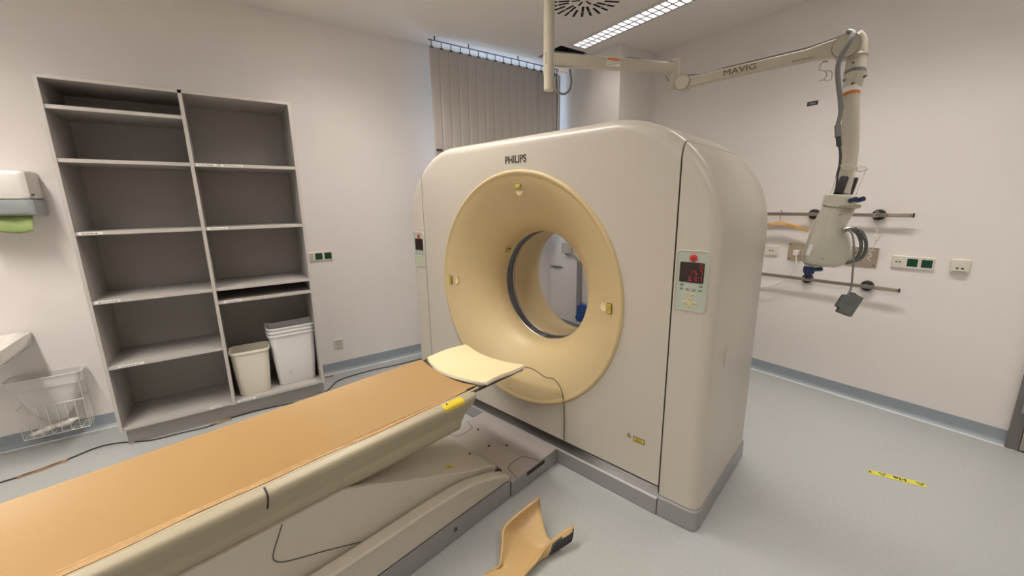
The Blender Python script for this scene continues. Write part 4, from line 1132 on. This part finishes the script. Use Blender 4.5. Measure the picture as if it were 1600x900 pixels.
b.prism([at(x, y, D4-.10) for x, y in pts], fw*.022)
obj('lead_connector', b, 'grey', inj, bevel=.003)

# ================================================================ FLOOR ITEMS
fc_ = thing('floor_cable', 'dark cable lying on the floor in front of the shelving', 'cable', Vector((-.3, 3.5, 0)))
pts = [onz(-40, 768, .005), onz(0, 754, .005), onz(26, 746, .005), onz(65, 733, .005), onz(105, 718, .005), onz(155, 698, .005), onz(195, 691, .005), onz(235, 688, .005), onz(285, 676, .005), onz(327, 666, .005), onz(355, 655, .005), onz(400, 642, .005), onz(455, 630, .005), onz(490, 622, .005), onz(512, 610, .005), onz(530, 594, .005), onz(575, 580, .005), onz(620, 570, .005), onz(657, 561, .005), onz(700, 555, .005)]
obj('cable', B().tube(pts, .005, n=8), 'darkcable', fc_)
def tape(p, q, w, label, h=.009):
    p, q = Vector(p), Vector(q); d = (q-p).normalized(); u = VZ.cross(d)
    b = B(); rows = []
    for k in range(9):
        t = k/8; c = p.lerp(q, t)+u*(.004*math.sin(k*1.3))
        rows.append([c-u*w+VZ*.0008, c-u*w*.4+VZ*h*.8, c+VZ*(h+.002), c+u*w*.4+VZ*h*.8, c+u*w+VZ*.0008])
    b.loft(rows)
    tag(obj('brown_tape', b, 'browntape'), label, 'tape', 'brown tape strips on the floor')
tape(onz(27, 747, 0), onz(106, 719, 0), .022, 'long brown tape strip holding the floor cable below the wire basket')
tape(onz(327, 666, 0), onz(361, 655, 0), .018, 'short brown tape strip holding the floor cable in front of the shelving')
tape(onz(508, 590, 0), onz(521, 587, 0), .020, 'small brown tape piece on the floor at the right foot of the shelving')
# yellow warning tape
tp_ = thing('warning_tape', 'torn yellow warning tape with black triangles stuck to the open floor', 'tape', onz(1400, 748, 0))
pa, pb = onz(1357, 736.5, 0), onz(1447, 759, 0); d = (pb-pa).normalized(); u = VZ.cross(d)
L_ = (pb-pa).length
b = B(); n = 18; r = random.Random(3)
lo_ = [pa+d*(L_*k/n)-u*(.020+.004*r.random())+VZ*.0012 for k in range(n+1)]; hi_ = [pa+d*(L_*k/n)+u*(.020+.004*r.random())+VZ*.0012 for k in range(n+1)]
b.loft([lo_, hi_], closed=False, caps=False); tpo = obj('tape_strip', b, 'yellowtape', tp_, solid=.0005, smooth=False)
def tri(c, s, par):
    b = B()
    pts = [c-d*s+u*s*.75, c+d*s+u*s*.75, c-u*s*.95]; pin = [c-d*s*.55+u*s*.5, c+d*s*.55+u*s*.5, c-u*s*.50]
    P_ = [p+VZ*.002 for p in pts]; Q_ = [p+VZ*.002 for p in pin]
    b.add(P_+Q_, [(0, 1, 4, 3), (1, 2, 5, 4), (2, 0, 3, 5)]); b.add([c-d*s*.2+u*s*.3+VZ*.0021, c+d*s*.2+u*s*.3+VZ*.0021, c-u*s*.1+VZ*.0021], [(0, 1, 2)])
    obj('warning_triangle', b, 'ink', par, smooth=False)
tri(pa+d*L_*.25, .019, tpo); tri(pa+d*L_*.91, .019, tpo)
text('tape_lettering', 'He', .040, pa+d*L_*.56+VZ*.0021+u*.002, -d, -u, 'ink', tpo, ext=.0003, bold=.001, sx=1.2)
b = B(); b.add([pa+d*.002-u*.010+VZ*.002, pa+d*.012-u*.012+VZ*.002, pa+d*.012+u*.010+VZ*.002, pa+d*.002+u*.008+VZ*.002], [(0, 1, 2, 3)]); obj('tape_mark', b, 'ink', tpo, smooth=False)

# ================================================================ EQUIPMENT ON THE PILLAR, SEEN THROUGH THE BORE
er = thing('wall_bracket', 'grey wall channel with chrome clamps seen through the scanner bore', 'bracket', Vector((PX, 3.43, .6)))
obj('channel', B().box(PX-.030, PX-.001, 3.395, 3.465, .14, .90), 'silver', er, bevel=.003)
obj('clamp_block', B().box(PX-.10, PX-.030, 3.55, 3.67, .985, 1.12).box(PX-.06, PX-.001, 3.58, 3.64, .97, 1.17), 'socketgrey', er, bevel=.008)
obj('clamp_arm', B().tube([(PX-.05, 3.66, .985), (PX-.06, 3.60, .965), (PX-.06, 3.52, .975), (PX-.05, 3.46, .94), (PX-.03, 3.42, .88)], .012), 'chrome', er)
obj('clamp_pin', B().cyl((PX-.07, 3.60, 1.09), (PX-.07, 3.60, 1.0), .005, n=10).cyl((PX-.07, 3.60, 1.0), (PX-.07, 3.60, .985), .012, n=14), 'grey', er)
b = B(); b.prism([(PX-.075, 3.44, .20), (PX-.075, 3.36, .16), (PX-.075, 3.30, .22), (PX-.075, 3.27, .38), (PX-.075, 3.36, .385), (PX-.075, 3.405, .36), (PX-.075, 3.415, .25)], (.07, 0, 0))
tag(obj('blue_holder', b, 'brightblue', bevel=.008), 'bright blue holder low on the wall seen through the scanner bore', 'holder')
b = B()
b.tube([(PX-.02, 3.96, .77), (PX-.03, 3.92, .79), (PX-.03, 3.86, .77), (PX-.03, 3.80, .795), (PX-.03, 3.74, .80)], .003, n=6)
for y in (3.93, 3.85, 3.78): b.tube([(PX-.03, y+.03, .80), (PX-.05, y+.01, .765), (PX-.05, y-.02, .76), (PX-.045, y-.04, .785)], .0025, n=6)
b.box(PX-.012, PX-.001, 3.74, 3.96, .778, .786)
tag(obj('hook_rack', b, 'darksilver'), 'small dark wire hook rack on the wall seen through the bore', 'hook rack')

# ================================================================ LIGHT
w = bpy.data.worlds.new('sky'); scene.world = w; w.use_nodes = True
bg = w.node_tree.nodes['Background']; bg.inputs['Color'].default_value = (.62, .78, 1, 1); bg.inputs['Strength'].default_value = 2.5
scene.view_settings.view_transform = 'Standard'; scene.view_settings.look = 'None'
scene.view_settings.gamma = 1; scene.view_settings.use_curve_mapping = False
scene.view_settings.exposure = .78
